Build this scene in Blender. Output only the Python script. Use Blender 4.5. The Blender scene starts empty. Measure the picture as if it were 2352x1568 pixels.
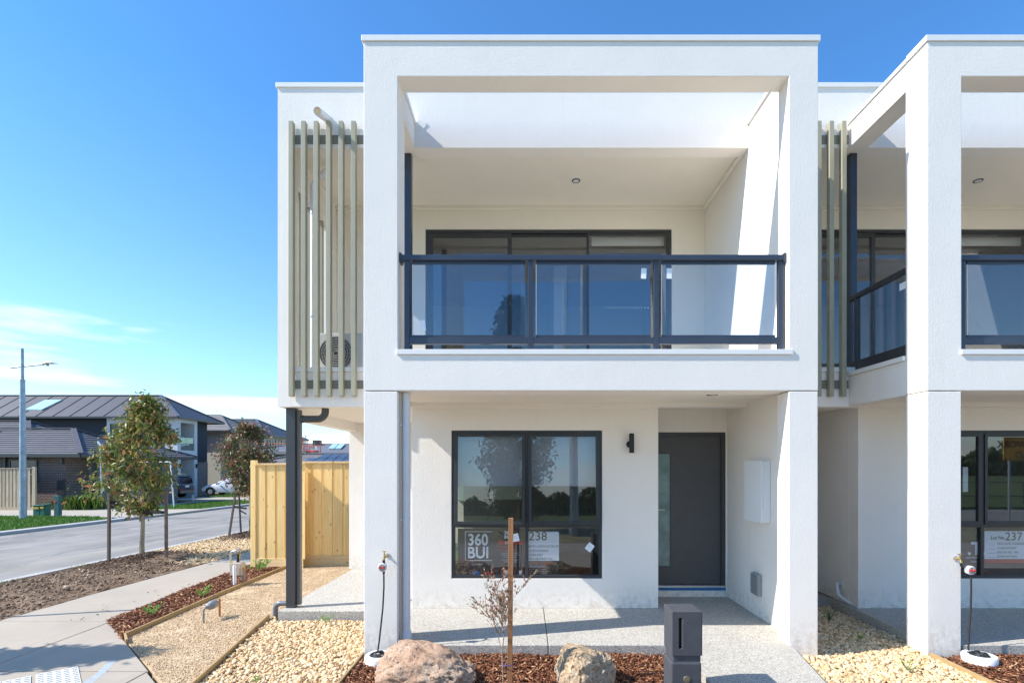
import bpy, bmesh, math, random
import numpy as np
from mathutils import Vector, Matrix, noise
sc = bpy.context.scene
COL = sc.collection
R = math.radians
random.seed(7)

# ------------------------------------------------------------------ camera, world, sun, exposure
F = 1176.0; VX = 1207.0; VY = 1071.0; CAMH = 1.867     # focal length and principal point in units of a 2352 px wide picture
cam_data = bpy.data.cameras.new("camera"); cam = bpy.data.objects.new("camera", cam_data)
COL.objects.link(cam); sc.camera = cam
cam.location = (0, 0, CAMH); cam.rotation_euler = (R(90), 0, 0)
cam_data.sensor_width = 36; cam_data.lens = 18.0
cam_data.shift_x = -31 / 2352; cam_data.shift_y = 287 / 2352
cam_data.clip_start = 0.05; cam_data.clip_end = 3000

SUN_DIR = Vector((1.0, 0.24, -0.93)).normalized()          # the way the light travels
world = bpy.data.worlds.new("World"); sc.world = world; world.use_nodes = True
wt = world.node_tree; wt.nodes.clear()
def WN(t, **k):
    n = wt.nodes.new(t)
    for a, b in k.items(): setattr(n, a, b)
    return n
w_out = WN('ShaderNodeOutputWorld'); w_bg = WN('ShaderNodeBackground'); w_bg.inputs[1].default_value = 0.15
sky = WN('ShaderNodeTexSky', sky_type='NISHITA', sun_disc=False)
sky.sun_elevation = math.asin(-SUN_DIR.z); sky.sun_rotation = R(256.5)
sky.altitude = 30; sky.air_density = 1.0; sky.dust_density = 0.35; sky.ozone_density = 2.5
tint = WN('ShaderNodeMix', data_type='RGBA', blend_type='MULTIPLY'); tint.inputs[0].default_value = 1.0
wt.links.new(sky.outputs[0], tint.inputs[6])
tc = WN('ShaderNodeTexCoord'); sep = WN('ShaderNodeSeparateXYZ'); wt.links.new(tc.outputs['Generated'], sep.inputs[0])
# clouds: the direction projected on a high flat layer, stretched into streaks
def wm(op, a, b=None, c=None, clamp=False):
    n = WN('ShaderNodeMath', operation=op); n.use_clamp = clamp
    for i, v in enumerate((a, b, c)):
        if v is None: continue
        if isinstance(v, (int, float)): n.inputs[i].default_value = v
        else: wt.links.new(v, n.inputs[i])
    return n.outputs[0]
el = wm('MULTIPLY', sep.outputs[2], 1.85, clamp=True)
tg = WN('ShaderNodeMix', data_type='RGBA'); wt.links.new(el, tg.inputs[0]); tg.inputs[6].default_value = (0.78, 0.91, 0.94, 1); tg.inputs[7].default_value = (0.40, 0.77, 1.05, 1)
wt.links.new(tg.outputs[2], tint.inputs[7])
mp = WN('ShaderNodeMapping'); mp.inputs['Scale'].default_value = (1.5, 1.5, 13.0); mp.inputs['Rotation'].default_value = (R(3), R(-5), 0)
wt.links.new(tc.outputs['Generated'], mp.inputs[0])
n1 = WN('ShaderNodeTexNoise'); n1.inputs['Scale'].default_value = 1.7; n1.inputs['Detail'].default_value = 7; n1.inputs['Roughness'].default_value = 0.52
n1.inputs['Distortion'].default_value = 0.35
wt.links.new(mp.outputs[0], n1.inputs[0])
low = wm('MULTIPLY_ADD', sep.outputs[2], -4.2, 1.12, clamp=True)        # more cloud near the horizon
thr = wm('MULTIPLY_ADD', low, 0.305, -0.72)
cl = wm('MULTIPLY', wm('ADD', n1.outputs[0], thr), 6.5, clamp=True)
cl = wm('MULTIPLY', cl, 0.84)
mixc = WN('ShaderNodeMix', data_type='RGBA'); wt.links.new(cl, mixc.inputs[0])
wt.links.new(tint.outputs[2], mixc.inputs[6]); mixc.inputs[7].default_value = (4.3, 4.45, 4.45, 1)
wt.links.new(mixc.outputs[2], w_bg.inputs[0]); wt.links.new(w_bg.outputs[0], w_out.inputs[0])

sd = bpy.data.lights.new("sun", 'SUN'); sd.energy = 4.1; sd.angle = R(0.53); sd.color = (1.0, 0.955, 0.885)
so = bpy.data.objects.new("sun", sd); COL.objects.link(so); so.location = (-20, -5, 20)
so.rotation_euler = SUN_DIR.to_track_quat('-Z', 'Y').to_euler()
sc.view_settings.view_transform = 'Standard'; sc.view_settings.look = 'None'
sc.view_settings.exposure = 0.87; sc.view_settings.gamma = 1.0; sc.view_settings.use_curve_mapping = False
sc.cycles.max_bounces = 8; sc.cycles.transparent_max_bounces = 16

# ------------------------------------------------------------------ helpers
def zg(Y): return -0.10 - 0.012 * (min(max(Y, 8.0), 45.0) - 8.0)
def U(px, py, Y): return Vector(((px - VX) * Y / F, Y, CAMH - (py - VY) * Y / F))
def G(px, py, z=None):
    Y = 10.0
    for _ in range(40):
        h = CAMH - (zg(Y) if z is None else z); Y = h * F / (py - VY)
    return Vector(((px - VX) * Y / F, Y, zg(Y) if z is None else z))
ORG = {}
def tag(o, label=None, cat=None, group=None, kind=None):
    if label: o['label'] = label
    if cat: o['category'] = cat
    if group: o['group'] = group
    if kind: o['kind'] = kind
    return o
def empty(name, loc=(0, 0, 0), label=None, cat=None, group=None):
    o = bpy.data.objects.new(name, None); COL.objects.link(o); o.location = loc; o.empty_display_size = 0.1
    ORG[o.name] = Vector(loc); return tag(o, label, cat, group)
def link(name, me, parent=None, loc=None):
    o = bpy.data.objects.new(name, me); COL.objects.link(o)
    if loc is not None: o.location = loc
    if parent is not None:
        o.parent = parent; ORG[o.name] = ORG.get(parent.name, Vector((0, 0, 0)))
    return o

class MB:
    def __init__(s): s.v = []; s.f = []
    def add(s, vs, fs):
        n = len(s.v); s.v += [tuple(v) for v in vs]; s.f += [tuple(i + n for i in f) for f in fs]; return s
    def box(s, x0, x1, y0, y1, z0, z1):
        return s.add([(x0,y0,z0),(x1,y0,z0),(x1,y1,z0),(x0,y1,z0),(x0,y0,z1),(x1,y0,z1),(x1,y1,z1),(x0,y1,z1)],
                     [(0,3,2,1),(4,5,6,7),(0,1,5,4),(1,2,6,5),(2,3,7,6),(3,0,4,7)])
    def bar(s, a, b, w, h, up=(0, 0, 1)):
        a = Vector(a); b = Vector(b); d = (b - a).normalized(); u = Vector(up)
        if abs(d.dot(u)) > 0.99: u = Vector((0, 1, 0))
        r = d.cross(u).normalized(); u = r.cross(d).normalized(); r = r * w / 2; u = u * h / 2
        return s.add([a-r-u,a+r-u,a+r+u,a-r+u,b-r-u,b+r-u,b+r+u,b-r+u],
                     [(0,1,2,3),(7,6,5,4),(0,4,5,1),(1,5,6,2),(2,6,7,3),(3,7,4,0)])
    def tube(s, pts, rad, n=10, caps=True):
        pts = [Vector(p) for p in pts]; rad = rad if isinstance(rad, (list, tuple)) else [rad] * len(pts)
        base = len(s.v); prev = None
        for i, p in enumerate(pts):
            d = (pts[min(i+1, len(pts)-1)] - pts[max(i-1, 0)]).normalized()
            if prev is None:
                a = Vector((0, 0, 1)) if abs(d.z) < 0.9 else Vector((1, 0, 0)); u = d.cross(a).normalized()
            else: u = (prev - d * prev.dot(d)).normalized()
            prev = u; w = d.cross(u)
            for k in range(n):
                t = 2 * math.pi * k / n; s.v.append(tuple(p + (u * math.cos(t) + w * math.sin(t)) * rad[i]))
        for i in range(len(pts) - 1):
            for k in range(n):
                a = base + i * n + k; b = base + i * n + (k + 1) % n; s.f.append((a, b, b + n, a + n))
        if caps:
            s.f.append(tuple(base + k for k in reversed(range(n)))); e = base + (len(pts) - 1) * n
            s.f.append(tuple(e + k for k in range(n)))
        return s
    def lathe(s, prof, c, n=24, axis='z'):
        c = Vector(c); base = len(s.v)
        for (r, h) in prof:
            for k in range(n):
                t = 2 * math.pi * k / n
                p = (r*math.cos(t), r*math.sin(t), h)
                if axis == 'y': p = (r*math.cos(t), -h, r*math.sin(t))
                if axis == 'x': p = (-h, r*math.cos(t), r*math.sin(t))
                s.v.append(tuple(c + Vector(p)))
        for i in range(len(prof) - 1):
            for k in range(n):
                a = base + i*n + k; b = base + i*n + (k+1) % n
                s.f.append((a, b, b+n, a+n))
        s.f.append(tuple(base + k for k in reversed(range(n)))); e = base + (len(prof)-1)*n; s.f.append(tuple(e+k for k in range(n)))
        return s
    def prism(s, poly, z0, z1):
        n = len(poly); a = sum(poly[i][0]*poly[(i+1)%n][1]-poly[(i+1)%n][0]*poly[i][1] for i in range(n))
        if a < 0: poly = poly[::-1]
        return s.add([(p[0],p[1],z0) for p in poly] + [(p[0],p[1],z1) for p in poly],
                     [tuple(reversed(range(n))), tuple(range(n, 2*n))] + [(i,(i+1)%n,(i+1)%n+n,i+n) for i in range(n)])
    def build(s, name, m, parent=None, smooth=False, bevel=0.0, loc=None, seg=2):
        o0 = ORG.get(parent.name, Vector((0, 0, 0))) if parent is not None else Vector((0, 0, 0))
        if parent is None and loc is not None: o0 = Vector(loc)
        me = bpy.data.meshes.new(name)
        me.from_pydata([(v[0]-o0.x, v[1]-o0.y, v[2]-o0.z) for v in s.v], [], s.f); me.update()
        bm = bmesh.new(); bm.from_mesh(me); bmesh.ops.recalc_face_normals(bm, faces=bm.faces); bm.to_mesh(me); bm.free()
        if m is not None: me.materials.append(m)
        if smooth: me.shade_smooth()
        o = link(name, me, parent, loc if parent is None else None)
        if parent is None: ORG[o.name] = o0
        if smooth: me.set_sharp_from_angle(angle=R(40))
        if bevel:
            b = o.modifiers.new("bevel", 'BEVEL'); b.width = bevel; b.segments = seg; b.limit_method = 'ANGLE'; b.angle_limit = R(40)
        return o
def box(name, m, x0, x1, y0, y1, z0, z1, parent=None, bevel=0.0, loc=None):
    return MB().box(x0, x1, y0, y1, z0, z1).build(name, m, parent, bevel=bevel, loc=loc)
def copy_tree(o, parent=None):
    c = o.copy(); COL.objects.link(c)
    if parent is not None: c.parent = parent
    ORG[c.name] = ORG.get(o.name, Vector((0, 0, 0)))
    for ch in list(o.children): copy_tree(ch, c)
    return c
def wall_hole(name, m, x0, x1, y0, y1, z0, z1, hx0, hx1, hz0, hz1, parent, bevel=0.004):
    """a wall facing -Y with one rectangular opening, as one connected mesh"""
    o = [(x0,z0),(x1,z0),(x1,z1),(x0,z1)]; h = [(hx0,hz0),(hx1,hz0),(hx1,hz1),(hx0,hz1)]
    vs = [(x,y0,z) for x,z in o+h] + [(x,y1,z) for x,z in o+h]; fs = []
    for i in range(4):
        j = (i+1) % 4
        fs += [(i,j,4+j,4+i), (8+i,12+i,12+j,8+j), (i,8+i,8+j,j), (4+i,4+j,12+j,12+i)]
    return MB().add(vs, fs).build(name, m, parent, bevel=bevel)
def text(name, body, size, loc, m, parent, rot=(R(90), 0, 0), bold=0.0, align='LEFT', depth=0.0008, sx=1.0, label=None):
    cu = bpy.data.curves.new(name, 'FONT'); cu.body = body; cu.size = size; cu.offset = bold; cu.extrude = depth; cu.align_x = align
    cu.resolution_u = 3
    t = bpy.data.objects.new(name, cu); COL.objects.link(t)
    dg = bpy.context.evaluated_depsgraph_get(); dg.update()
    me = bpy.data.meshes.new_from_object(t.evaluated_get(dg)); bpy.data.objects.remove(t)
    me.materials.clear(); me.materials.append(m)
    o0 = ORG.get(parent.name, Vector((0, 0, 0))) if parent is not None else Vector((0, 0, 0))
    o = link(name, me, parent); o.location = Vector(loc) - o0; o.rotation_euler = rot; o.scale = (sx, 1, 1)
    return o

# ------------------------------------------------------------------ materials
def mat(name):
    m = bpy.data.materials.new(name); m.use_nodes = True; nt = m.node_tree; nt.nodes.clear()
    out = nt.nodes.new('ShaderNodeOutputMaterial'); b = nt.nodes.new('ShaderNodeBsdfPrincipled')
    nt.links.new(b.outputs[0], out.inputs[0]); return m, nt, b, out
def nd(nt, t, **k):
    n = nt.nodes.new(t)
    for a, b in k.items():
        if a.startswith('i_'): n.inputs[a[2:]].default_value = b
        else: setattr(n, a, b)
    return n
def ramp(nt, src, stops, interp='LINEAR'):
    r = nt.nodes.new('ShaderNodeValToRGB'); r.color_ramp.interpolation = interp
    while len(r.color_ramp.elements) < len(stops): r.color_ramp.elements.new(0.5)
    for e, (p, c) in zip(r.color_ramp.elements, stops):
        e.position = p; e.color = (*c, 1) if len(c) == 3 else c
    nt.links.new(src, r.inputs[0]); return r.outputs[0]
def mixc_(nt, fac, a, b, blend='MIX'):
    n = nt.nodes.new('ShaderNodeMix'); n.data_type = 'RGBA'; n.blend_type = blend
    for i, v in ((0, fac), (6, a), (7, b)):
        if isinstance(v, (int, float)): n.inputs[i].default_value = v
        elif isinstance(v, tuple): n.inputs[i].default_value = (*v, 1) if len(v) == 3 else v
        else: nt.links.new(v, n.inputs[i])
    return n.outputs[2]
def bump(nt, b, h, dist, strength=1.0, prev=None):
    n = nt.nodes.new('ShaderNodeBump'); n.inputs['Distance'].default_value = dist; n.inputs['Strength'].default_value = strength
    nt.links.new(h, n.inputs['Height'])
    if prev is not None: nt.links.new(prev, n.inputs['Normal'])
    nt.links.new(n.outputs[0], b.inputs['Normal']); return n.outputs[0]
def tco(nt, kind='Object', scale=None):
    t = nt.nodes.new('ShaderNodeTexCoord'); o = t.outputs[kind]
    if scale is not None:
        m = nt.nodes.new('ShaderNodeMapping'); m.inputs['Scale'].default_value = scale; nt.links.new(o, m.inputs[0]); o = m.outputs[0]
    return o
def noi(nt, co, scale, detail=4, rough=0.55, dist=0.0):
    n = nt.nodes.new('ShaderNodeTexNoise'); n.inputs['Scale'].default_value = scale; n.inputs['Detail'].default_value = detail
    n.inputs['Roughness'].default_value = rough; n.inputs['Distortion'].default_value = dist; nt.links.new(co, n.inputs[0]); return n.outputs[0]
def plain(name, col, rough=0.5, metal=0.0, var=0.0, vscale=8.0, bsc=0.0, bdist=0.001, spec=None):
    m, nt, b, _ = mat(name); b.inputs['Roughness'].default_value = rough; b.inputs['Metallic'].default_value = metal
    if spec is not None: b.inputs['Specular IOR Level'].default_value = spec
    if var or bsc:
        co = tco(nt)
    if var:
        n = noi(nt, co, vscale, 5)
        c = ramp(nt, n, [(0.3, tuple(x*(1-var) for x in col)), (0.7, tuple(min(1, x*(1+var)) for x in col))])
        nt.links.new(c, b.inputs['Base Color'])
    else: b.inputs['Base Color'].default_value = (*col, 1)
    if bsc: bump(nt, b, noi(nt, co, bsc, 4), bdist)
    return m
def stucco(name, col, d=0.0045, sc1=55, dirt=0.05):
    m, nt, b, _ = mat(name); b.inputs['Roughness'].default_value = 0.9; b.inputs['Specular IOR Level'].default_value = 0.25
    co = tco(nt); big = noi(nt, co, 0.9, 4); fine = noi(nt, co, 7, 5)
    c = mixc_(nt, ramp(nt, big, [(0.35, (0,0,0)), (0.75, (1,1,1))]), col, tuple(x*(1-dirt) for x in col))
    c = mixc_(nt, ramp(nt, fine, [(0.55, (0,0,0)), (0.85, (0.6,0.6,0.6))]), c, tuple(x*(1-dirt*1.3) for x in col))
    st = nt.nodes.new('ShaderNodeMapping'); st.inputs['Scale'].default_value = (9, 9, 0.5); nt.links.new(co, st.inputs[0])
    streak = noi(nt, st.outputs[0], 1.0, 4)
    c = mixc_(nt, ramp(nt, streak, [(0.55, (0,0,0)), (0.8, (0.5,0.5,0.5))]), c, tuple(x*y for x, y in zip(col, (0.93,0.925,0.91))))
    sz = nt.nodes.new('ShaderNodeSeparateXYZ'); nt.links.new(co, sz.inputs[0])
    mr = nt.nodes.new('ShaderNodeMapRange'); mr.inputs[1].default_value = 0.34; mr.inputs[2].default_value = -0.12; nt.links.new(sz.outputs[2], mr.inputs[0])
    sp = nt.nodes.new('ShaderNodeMath'); sp.operation = 'MULTIPLY'; nt.links.new(mr.outputs[0], sp.inputs[0])
    nt.links.new(ramp(nt, noi(nt, co, 16, 6, 0.7), [(0.42, (0,0,0)), (0.66, (1,1,1))]), sp.inputs[1])
    c = mixc_(nt, sp.outputs[0], c, (0.60, 0.51, 0.39))
    nt.links.new(c, b.inputs['Base Color'])
    n1 = noi(nt, co, sc1, 3, 0.6, 0.4); nm = bump(nt, b, n1, d, 0.8)
    bump(nt, b, noi(nt, co, 2.2, 3), 0.006, 0.5, nm); return m
def glassy(name, tintc=(0.85, 0.88, 0.9), base=0.05, rough=0.0):
    m, nt, b, out = mat(name); nt.nodes.remove(b)
    tr = nd(nt, 'ShaderNodeBsdfTransparent'); tr.inputs[0].default_value = (*tintc, 1)
    gl = nd(nt, 'ShaderNodeBsdfGlossy'); gl.inputs['Roughness'].default_value = rough; gl.inputs[0].default_value = (0.95, 0.97, 1, 1)
    fr = nd(nt, 'ShaderNodeFresnel'); ge = nd(nt, 'ShaderNodeNewGeometry'); io = nd(nt, 'ShaderNodeMath', operation='MULTIPLY_ADD')
    io.inputs[1].default_value = -0.8333; io.inputs[2].default_value = 1.5; nt.links.new(ge.outputs['Backfacing'], io.inputs[0]); nt.links.new(io.outputs[0], fr.inputs[0])
    ad = nd(nt, 'ShaderNodeMath', operation='ADD'); ad.use_clamp = True; ad.inputs[1].default_value = base; nt.links.new(fr.outputs[0], ad.inputs[0])
    mx = nd(nt, 'ShaderNodeMixShader'); nt.links.new(ad.outputs[0], mx.inputs[0]); nt.links.new(tr.outputs[0], mx.inputs[1]); nt.links.new(gl.outputs[0], mx.inputs[2])
    nt.links.new(mx.outputs[0], out.inputs[0]); return m
def island(name, stops, rough=0.8, bsc=0, bdist=0.002, spec=0.3, trans=0.0, extra=None):
    m, nt, b, _ = mat(name); b.inputs['Roughness'].default_value = rough; b.inputs['Specular IOR Level'].default_value = spec
    g = nd(nt, 'ShaderNodeNewGeometry'); c = ramp(nt, g.outputs['Random Per Island'], stops)
    co = tco(nt)
    if extra: c = mixc_(nt, ramp(nt, noi(nt, co, extra[0], 5), [(0.42, (0,0,0)), (0.68, (1,1,1))]), c, mixc_(nt, 1.0, c, extra[1], 'MULTIPLY'))
    nt.links.new(c, b.inputs['Base Color'])
    if bsc: bump(nt, b, noi(nt, co, bsc, 4), bdist)
    if trans:
        b.inputs['Transmission Weight'].default_value = 0
        tl = nd(nt, 'ShaderNodeBsdfTranslucent'); nt.links.new(c, tl.inputs[0]); mx = nd(nt, 'ShaderNodeMixShader'); mx.inputs[0].default_value = trans
        out = [n for n in nt.nodes if n.type == 'OUTPUT_MATERIAL'][0]
        nt.links.new(b.outputs[0], mx.inputs[1]); nt.links.new(tl.outputs[0], mx.inputs[2]); nt.links.new(mx.outputs[0], out.inputs[0])
    return m
def wood(name, c1, c2, knot, axis='z', rough=0.75):
    """timber with grain along an axis, each piece shifted by its own random value"""
    m, nt, b, _ = mat(name); b.inputs['Roughness'].default_value = rough
    co = tco(nt); oi = nd(nt, 'ShaderNodeObjectInfo')
    cb = nd(nt, 'ShaderNodeVectorMath', operation='ADD'); sca = nd(nt, 'ShaderNodeVectorMath', operation='SCALE')
    sca.inputs[0].default_value = (17, 31, 23); nt.links.new(oi.outputs['Random'], sca.inputs['Scale'])
    nt.links.new(co, cb.inputs[0]); nt.links.new(sca.outputs[0], cb.inputs[1])
    mpn = nd(nt, 'ShaderNodeMapping'); s = [26, 26, 26]; s['xyz'.index(axis)] = 1.6; mpn.inputs['Scale'].default_value = s
    nt.links.new(cb.outputs[0], mpn.inputs[0]); g = noi(nt, mpn.outputs[0], 1.0, 5, 0.6, 0.6)
    c = ramp(nt, g, [(0.3, c2), (0.62, c1)])
    mk = nd(nt, 'ShaderNodeMapping'); s = [9, 9, 9]; s['xyz'.index(axis)] = 4.5; mk.inputs['Scale'].default_value = s; nt.links.new(cb.outputs[0], mk.inputs[0])
    vo = nd(nt, 'ShaderNodeTexVoronoi'); vo.inputs['Scale'].default_value = 1.0; nt.links.new(mk.outputs[0], vo.inputs[0])
    k = ramp(nt, vo.outputs['Distance'], [(0.05, (1,1,1)), (0.17, (0,0,0))])
    c = mixc_(nt, k, c, knot)
    hv = nd(nt, 'ShaderNodeHueSaturation'); mr = nd(nt, 'ShaderNodeMapRange'); mr.inputs[3].default_value = 0.86; mr.inputs[4].default_value = 1.12
    nt.links.new(oi.outputs['Random'], mr.inputs[0]); nt.links.new(mr.outputs[0], hv.inputs['Value']); nt.links.new(c, hv.inputs['Color'])
    nt.links.new(hv.outputs[0], b.inputs['Base Color']); bump(nt, b, g, 0.0012, 0.6); return m

M = {}
M['render'] = stucco('white_render', (0.90, 0.84, 0.765), 0.0034)
M['render_in'] = stucco('smooth_white_render', (0.89, 0.82, 0.71), 0.002, 40, 0.03)
M['soffit'] = plain('soffit_paint', (0.86, 0.79, 0.68), 0.8, var=0.015, vscale=3)
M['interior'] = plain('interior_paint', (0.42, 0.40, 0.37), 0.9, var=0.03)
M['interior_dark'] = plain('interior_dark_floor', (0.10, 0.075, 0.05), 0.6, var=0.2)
M['cap'] = plain('white_metal_capping', (0.82, 0.80, 0.765), 0.45, var=0.02)
M['char'] = plain('charcoal_powdercoat', (0.050, 0.053, 0.058), 0.32, var=0.08, vscale=5)
M['navy'] = plain('charcoal_sky_blue_powdercoat', (0.042, 0.052, 0.076), 0.28, var=0.08, vscale=5)  # charcoal coat; the blue of reflected sky is put into its colour
M['frame'] = plain('window_frame_black', (0.036, 0.038, 0.043), 0.35, var=0.1, vscale=6)
M['door'] = plain('door_grey', (0.082, 0.081, 0.082), 0.55, var=0.05, bsc=160, bdist=0.0004)
M['slat'] = plain('olive_grey_slat_paint', (0.355, 0.335, 0.24), 0.55, var=0.05, vscale=3)
M['slat_dark'] = plain('olive_rail_paint', (0.20, 0.195, 0.15), 0.55, var=0.05)
M['glass'] = glassy('window_glass', (0.88, 0.90, 0.91), 0.035)
M['bglass'] = glassy('balustrade_glass', (0.78, 0.84, 0.90), 0.045)
M['gglass'] = glassy('green_glass', (0.45, 0.68, 0.66), 0.08)
M['frost'] = plain('frosted_glass', (0.17, 0.27, 0.27), 0.25, var=0.25, vscale=6)
M['blind'] = plain('blind_fabric', (0.48, 0.50, 0.54), 0.9, bsc=300, bdist=0.0003)
M['pvc'] = plain('white_pvc', (0.74, 0.74, 0.76), 0.45, var=0.03)
M['pvc_cream'] = plain('cream_pvc', (0.62, 0.55, 0.42), 0.5)
M['white'] = plain('white_plastic', (0.86, 0.86, 0.86), 0.4)
M['paper'] = plain('paper', (0.88, 0.89, 0.92), 0.8)
M['black'] = plain('black_plastic', (0.012, 0.012, 0.013), 0.5)
M['rubber'] = plain('hose_rubber', (0.02, 0.02, 0.02), 0.55)
M['brass'] = plain('brass', (0.62, 0.42, 0.16), 0.35, 0.9, var=0.15, vscale=30)
M['silver'] = plain('brushed_metal', (0.62, 0.63, 0.65), 0.35, 0.9)
M['galv'] = plain('galvanised_steel', (0.36, 0.40, 0.45), 0.45, 0.55, var=0.22, vscale=5)
M['grey_box'] = plain('grey_plastic_box', (0.30, 0.31, 0.32), 0.5)
M['red'] = plain('red_plastic', (0.62, 0.05, 0.03), 0.4)
M['blue'] = plain('blue_tape', (0.02, 0.15, 0.36), 0.6, var=0.3, vscale=20)
M['ink'] = plain('black_ink', (0.02, 0.02, 0.02), 0.8)
M['ink_brown'] = plain('brown_marker', (0.09, 0.05, 0.035), 0.8)
M['poster'] = plain('dark_sign_face', (0.035, 0.036, 0.042), 0.5)
M['poster_red'] = plain('red_sign_ink', (0.60, 0.025, 0.02), 0.6)
M['poster_white'] = plain('white_sign_ink', (0.88, 0.90, 0.92), 0.6)
M['pine'] = wood('treated_pine', (0.92, 0.65, 0.28), (0.82, 0.53, 0.19), (0.42, 0.22, 0.08))
M['pine_x'] = wood('treated_pine_rail', (0.86, 0.62, 0.33), (0.72, 0.49, 0.22), (0.30, 0.15, 0.05), 'x')
M['pine_y'] = wood('pine_edging', (0.44, 0.30, 0.14), (0.28, 0.19, 0.09), (0.14, 0.08, 0.04), 'y')
M['stake'] = wood('hardwood_stake', (0.46, 0.22, 0.09), (0.27, 0.11, 0.04), (0.15, 0.06, 0.03))
M['oldwood'] = wood('weathered_stake', (0.17, 0.125, 0.10), (0.08, 0.06, 0.05), (0.05, 0.035, 0.03))
M['greywood'] = wood('weathered_paling', (0.52, 0.42, 0.29), (0.37, 0.29, 0.19), (0.2, 0.14, 0.09))
M['bark'] = plain('pale_bark', (0.36, 0.29, 0.20), 0.9, var=0.35, vscale=22, bsc=50, bdist=0.004)
M['bark_d'] = plain('twig_bark', (0.30, 0.24, 0.19), 0.9, var=0.2)
M['strap'] = plain('black_strap', (0.02, 0.02, 0.022), 0.7)

def concrete(name, col, var=0.12):
    m, nt, b, _ = mat(name); b.inputs['Roughness'].default_value = 0.9
    co = tco(nt); a = noi(nt, co, 0.8, 6, 0.6); f = noi(nt, co, 14, 6, 0.7)
    c = ramp(nt, a, [(0.3, tuple(x*(1-var) for x in col)), (0.7, tuple(x*(1+var*0.6) for x in col))])
    w = nd(nt, 'ShaderNodeMapping'); w.inputs['Scale'].default_value = (2.0, 0.5, 1); w.inputs['Rotation'].default_value = (0, 0, R(25)); nt.links.new(co, w.inputs[0])
    sm = noi(nt, w.outputs[0], 1.6, 6, 0.6, 1.2)
    c = mixc_(nt, ramp(nt, sm, [(0.5, (0,0,0)), (0.75, (0.55,0.55,0.55))]), c, tuple(x*y for x, y in zip(col, (0.80, 0.84, 0.90))))
    w2 = noi(nt, co, 1.9, 5, 0.6, 0.8)
    c = mixc_(nt, ramp(nt, w2, [(0.55, (0,0,0)), (0.78, (0.5,0.5,0.5))]), c, tuple(x*y for x, y in zip(col, (0.98, 0.86, 0.74))))
    c = mixc_(nt, ramp(nt, f, [(0.6, (0,0,0)), (0.8, (0.35,0.35,0.35))]), c, tuple(x*0.7 for x in col))
    nt.links.new(c, b.inputs['Base Color']); bump(nt, b, f, 0.002, 0.5); return m
M['concrete'] = concrete('footpath_concrete', (0.385, 0.332, 0.268))
M['concrete_far'] = concrete('driveway_concrete', (0.40, 0.35, 0.28))
M['kerb'] = concrete('kerb_concrete', (0.42, 0.41, 0.39))
def aggregate():
    m, nt, b, _ = mat('exposed_aggregate'); b.inputs['Roughness'].default_value = 0.85
    co = tco(nt); v = nd(nt, 'ShaderNodeTexVoronoi'); v.inputs['Scale'].default_value = 95; nt.links.new(co, v.inputs[0])
    sx = nd(nt, 'ShaderNodeSeparateColor'); nt.links.new(v.outputs['Color'], sx.inputs[0])
    c = ramp(nt, sx.outputs[0], [(0.0, (0.17,0.155,0.135)), (0.2, (0.32,0.295,0.255)), (0.55, (0.49,0.455,0.395)), (0.85, (0.61,0.575,0.51)), (1.0, (0.71,0.67,0.59))])
    c = mixc_(nt, ramp(nt, v.outputs['Distance'], [(0.35, (0,0,0)), (0.75, (1,1,1))]), c, (0.42, 0.395, 0.35))
    c = mixc_(nt, ramp(nt, noi(nt, co, 1.4, 5), [(0.4, (0,0,0)), (0.8, (0.5,0.5,0.5))]), c, mixc_(nt, 1.0, c, (0.8,0.8,0.8), 'MULTIPLY'))
    nt.links.new(c, b.inputs['Base Color']); bump(nt, b, v.outputs['Distance'], 0.003, 0.6); return m
M['agg'] = aggregate()
def road_mat():
    m, nt, b, _ = mat('asphalt'); b.inputs['Roughness'].default_value = 0.85
    co = tco(nt); a = noi(nt, co, 0.5, 6, 0.6); f = noi(nt, co, 60, 4, 0.7)
    w = nd(nt, 'ShaderNodeMapping'); w.inputs['Scale'].default_value = (1.6, 0.12, 1); nt.links.new(co, w.inputs[0]); tr = noi(nt, w.outputs[0], 1.5, 5)
    c = ramp(nt, a, [(0.3, (0.175,0.162,0.145)), (0.5, (0.24,0.222,0.20)), (0.7, (0.30,0.278,0.25))])
    c = mixc_(nt, ramp(nt, tr, [(0.45, (0,0,0)), (0.7, (0.7,0.7,0.7))]), c, (0.36, 0.31, 0.25))
    c = mixc_(nt, ramp(nt, f, [(0.5, (0,0,0)), (0.8, (0.4,0.4,0.4))]), c, (0.14,0.135,0.13))
    w3 = nd(nt, 'ShaderNodeMapping'); w3.inputs['Scale'].default_value = (0.9, 0.35, 1); w3.inputs['Location'].default_value = (3, 8, 0); nt.links.new(co, w3.inputs[0])
    c = mixc_(nt, ramp(nt, noi(nt, w3.outputs[0], 0.8, 7, 0.65, 1.5), [(0.56, (0,0,0)), (0.60, (0.45,0.45,0.45))]), c, (0.13, 0.122, 0.112))
    nt.links.new(c, b.inputs['Base Color']); bump(nt, b, f, 0.003, 0.5); return m
M['road'] = road_mat()
def ground_mat(name, stops, scale=3.0, bs=20, bd=0.02, fine=None):
    m, nt, b, _ = mat(name); b.inputs['Roughness'].default_value = 0.95; b.inputs['Specular IOR Level'].default_value = 0.15
    co = tco(nt); a = noi(nt, co, scale, 8, 0.68); c = ramp(nt, a, stops)
    f = noi(nt, co, bs, 6, 0.7)
    c = mixc_(nt, ramp(nt, f, [(0.35, (0.6,0.6,0.6)), (0.6, (0,0,0))]), c, mixc_(nt, 1.0, c, (0.5,0.48,0.45), 'MULTIPLY'))
    nt.links.new(c, b.inputs['Base Color']); bump(nt, b, f, bd, 0.8); return m
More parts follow.
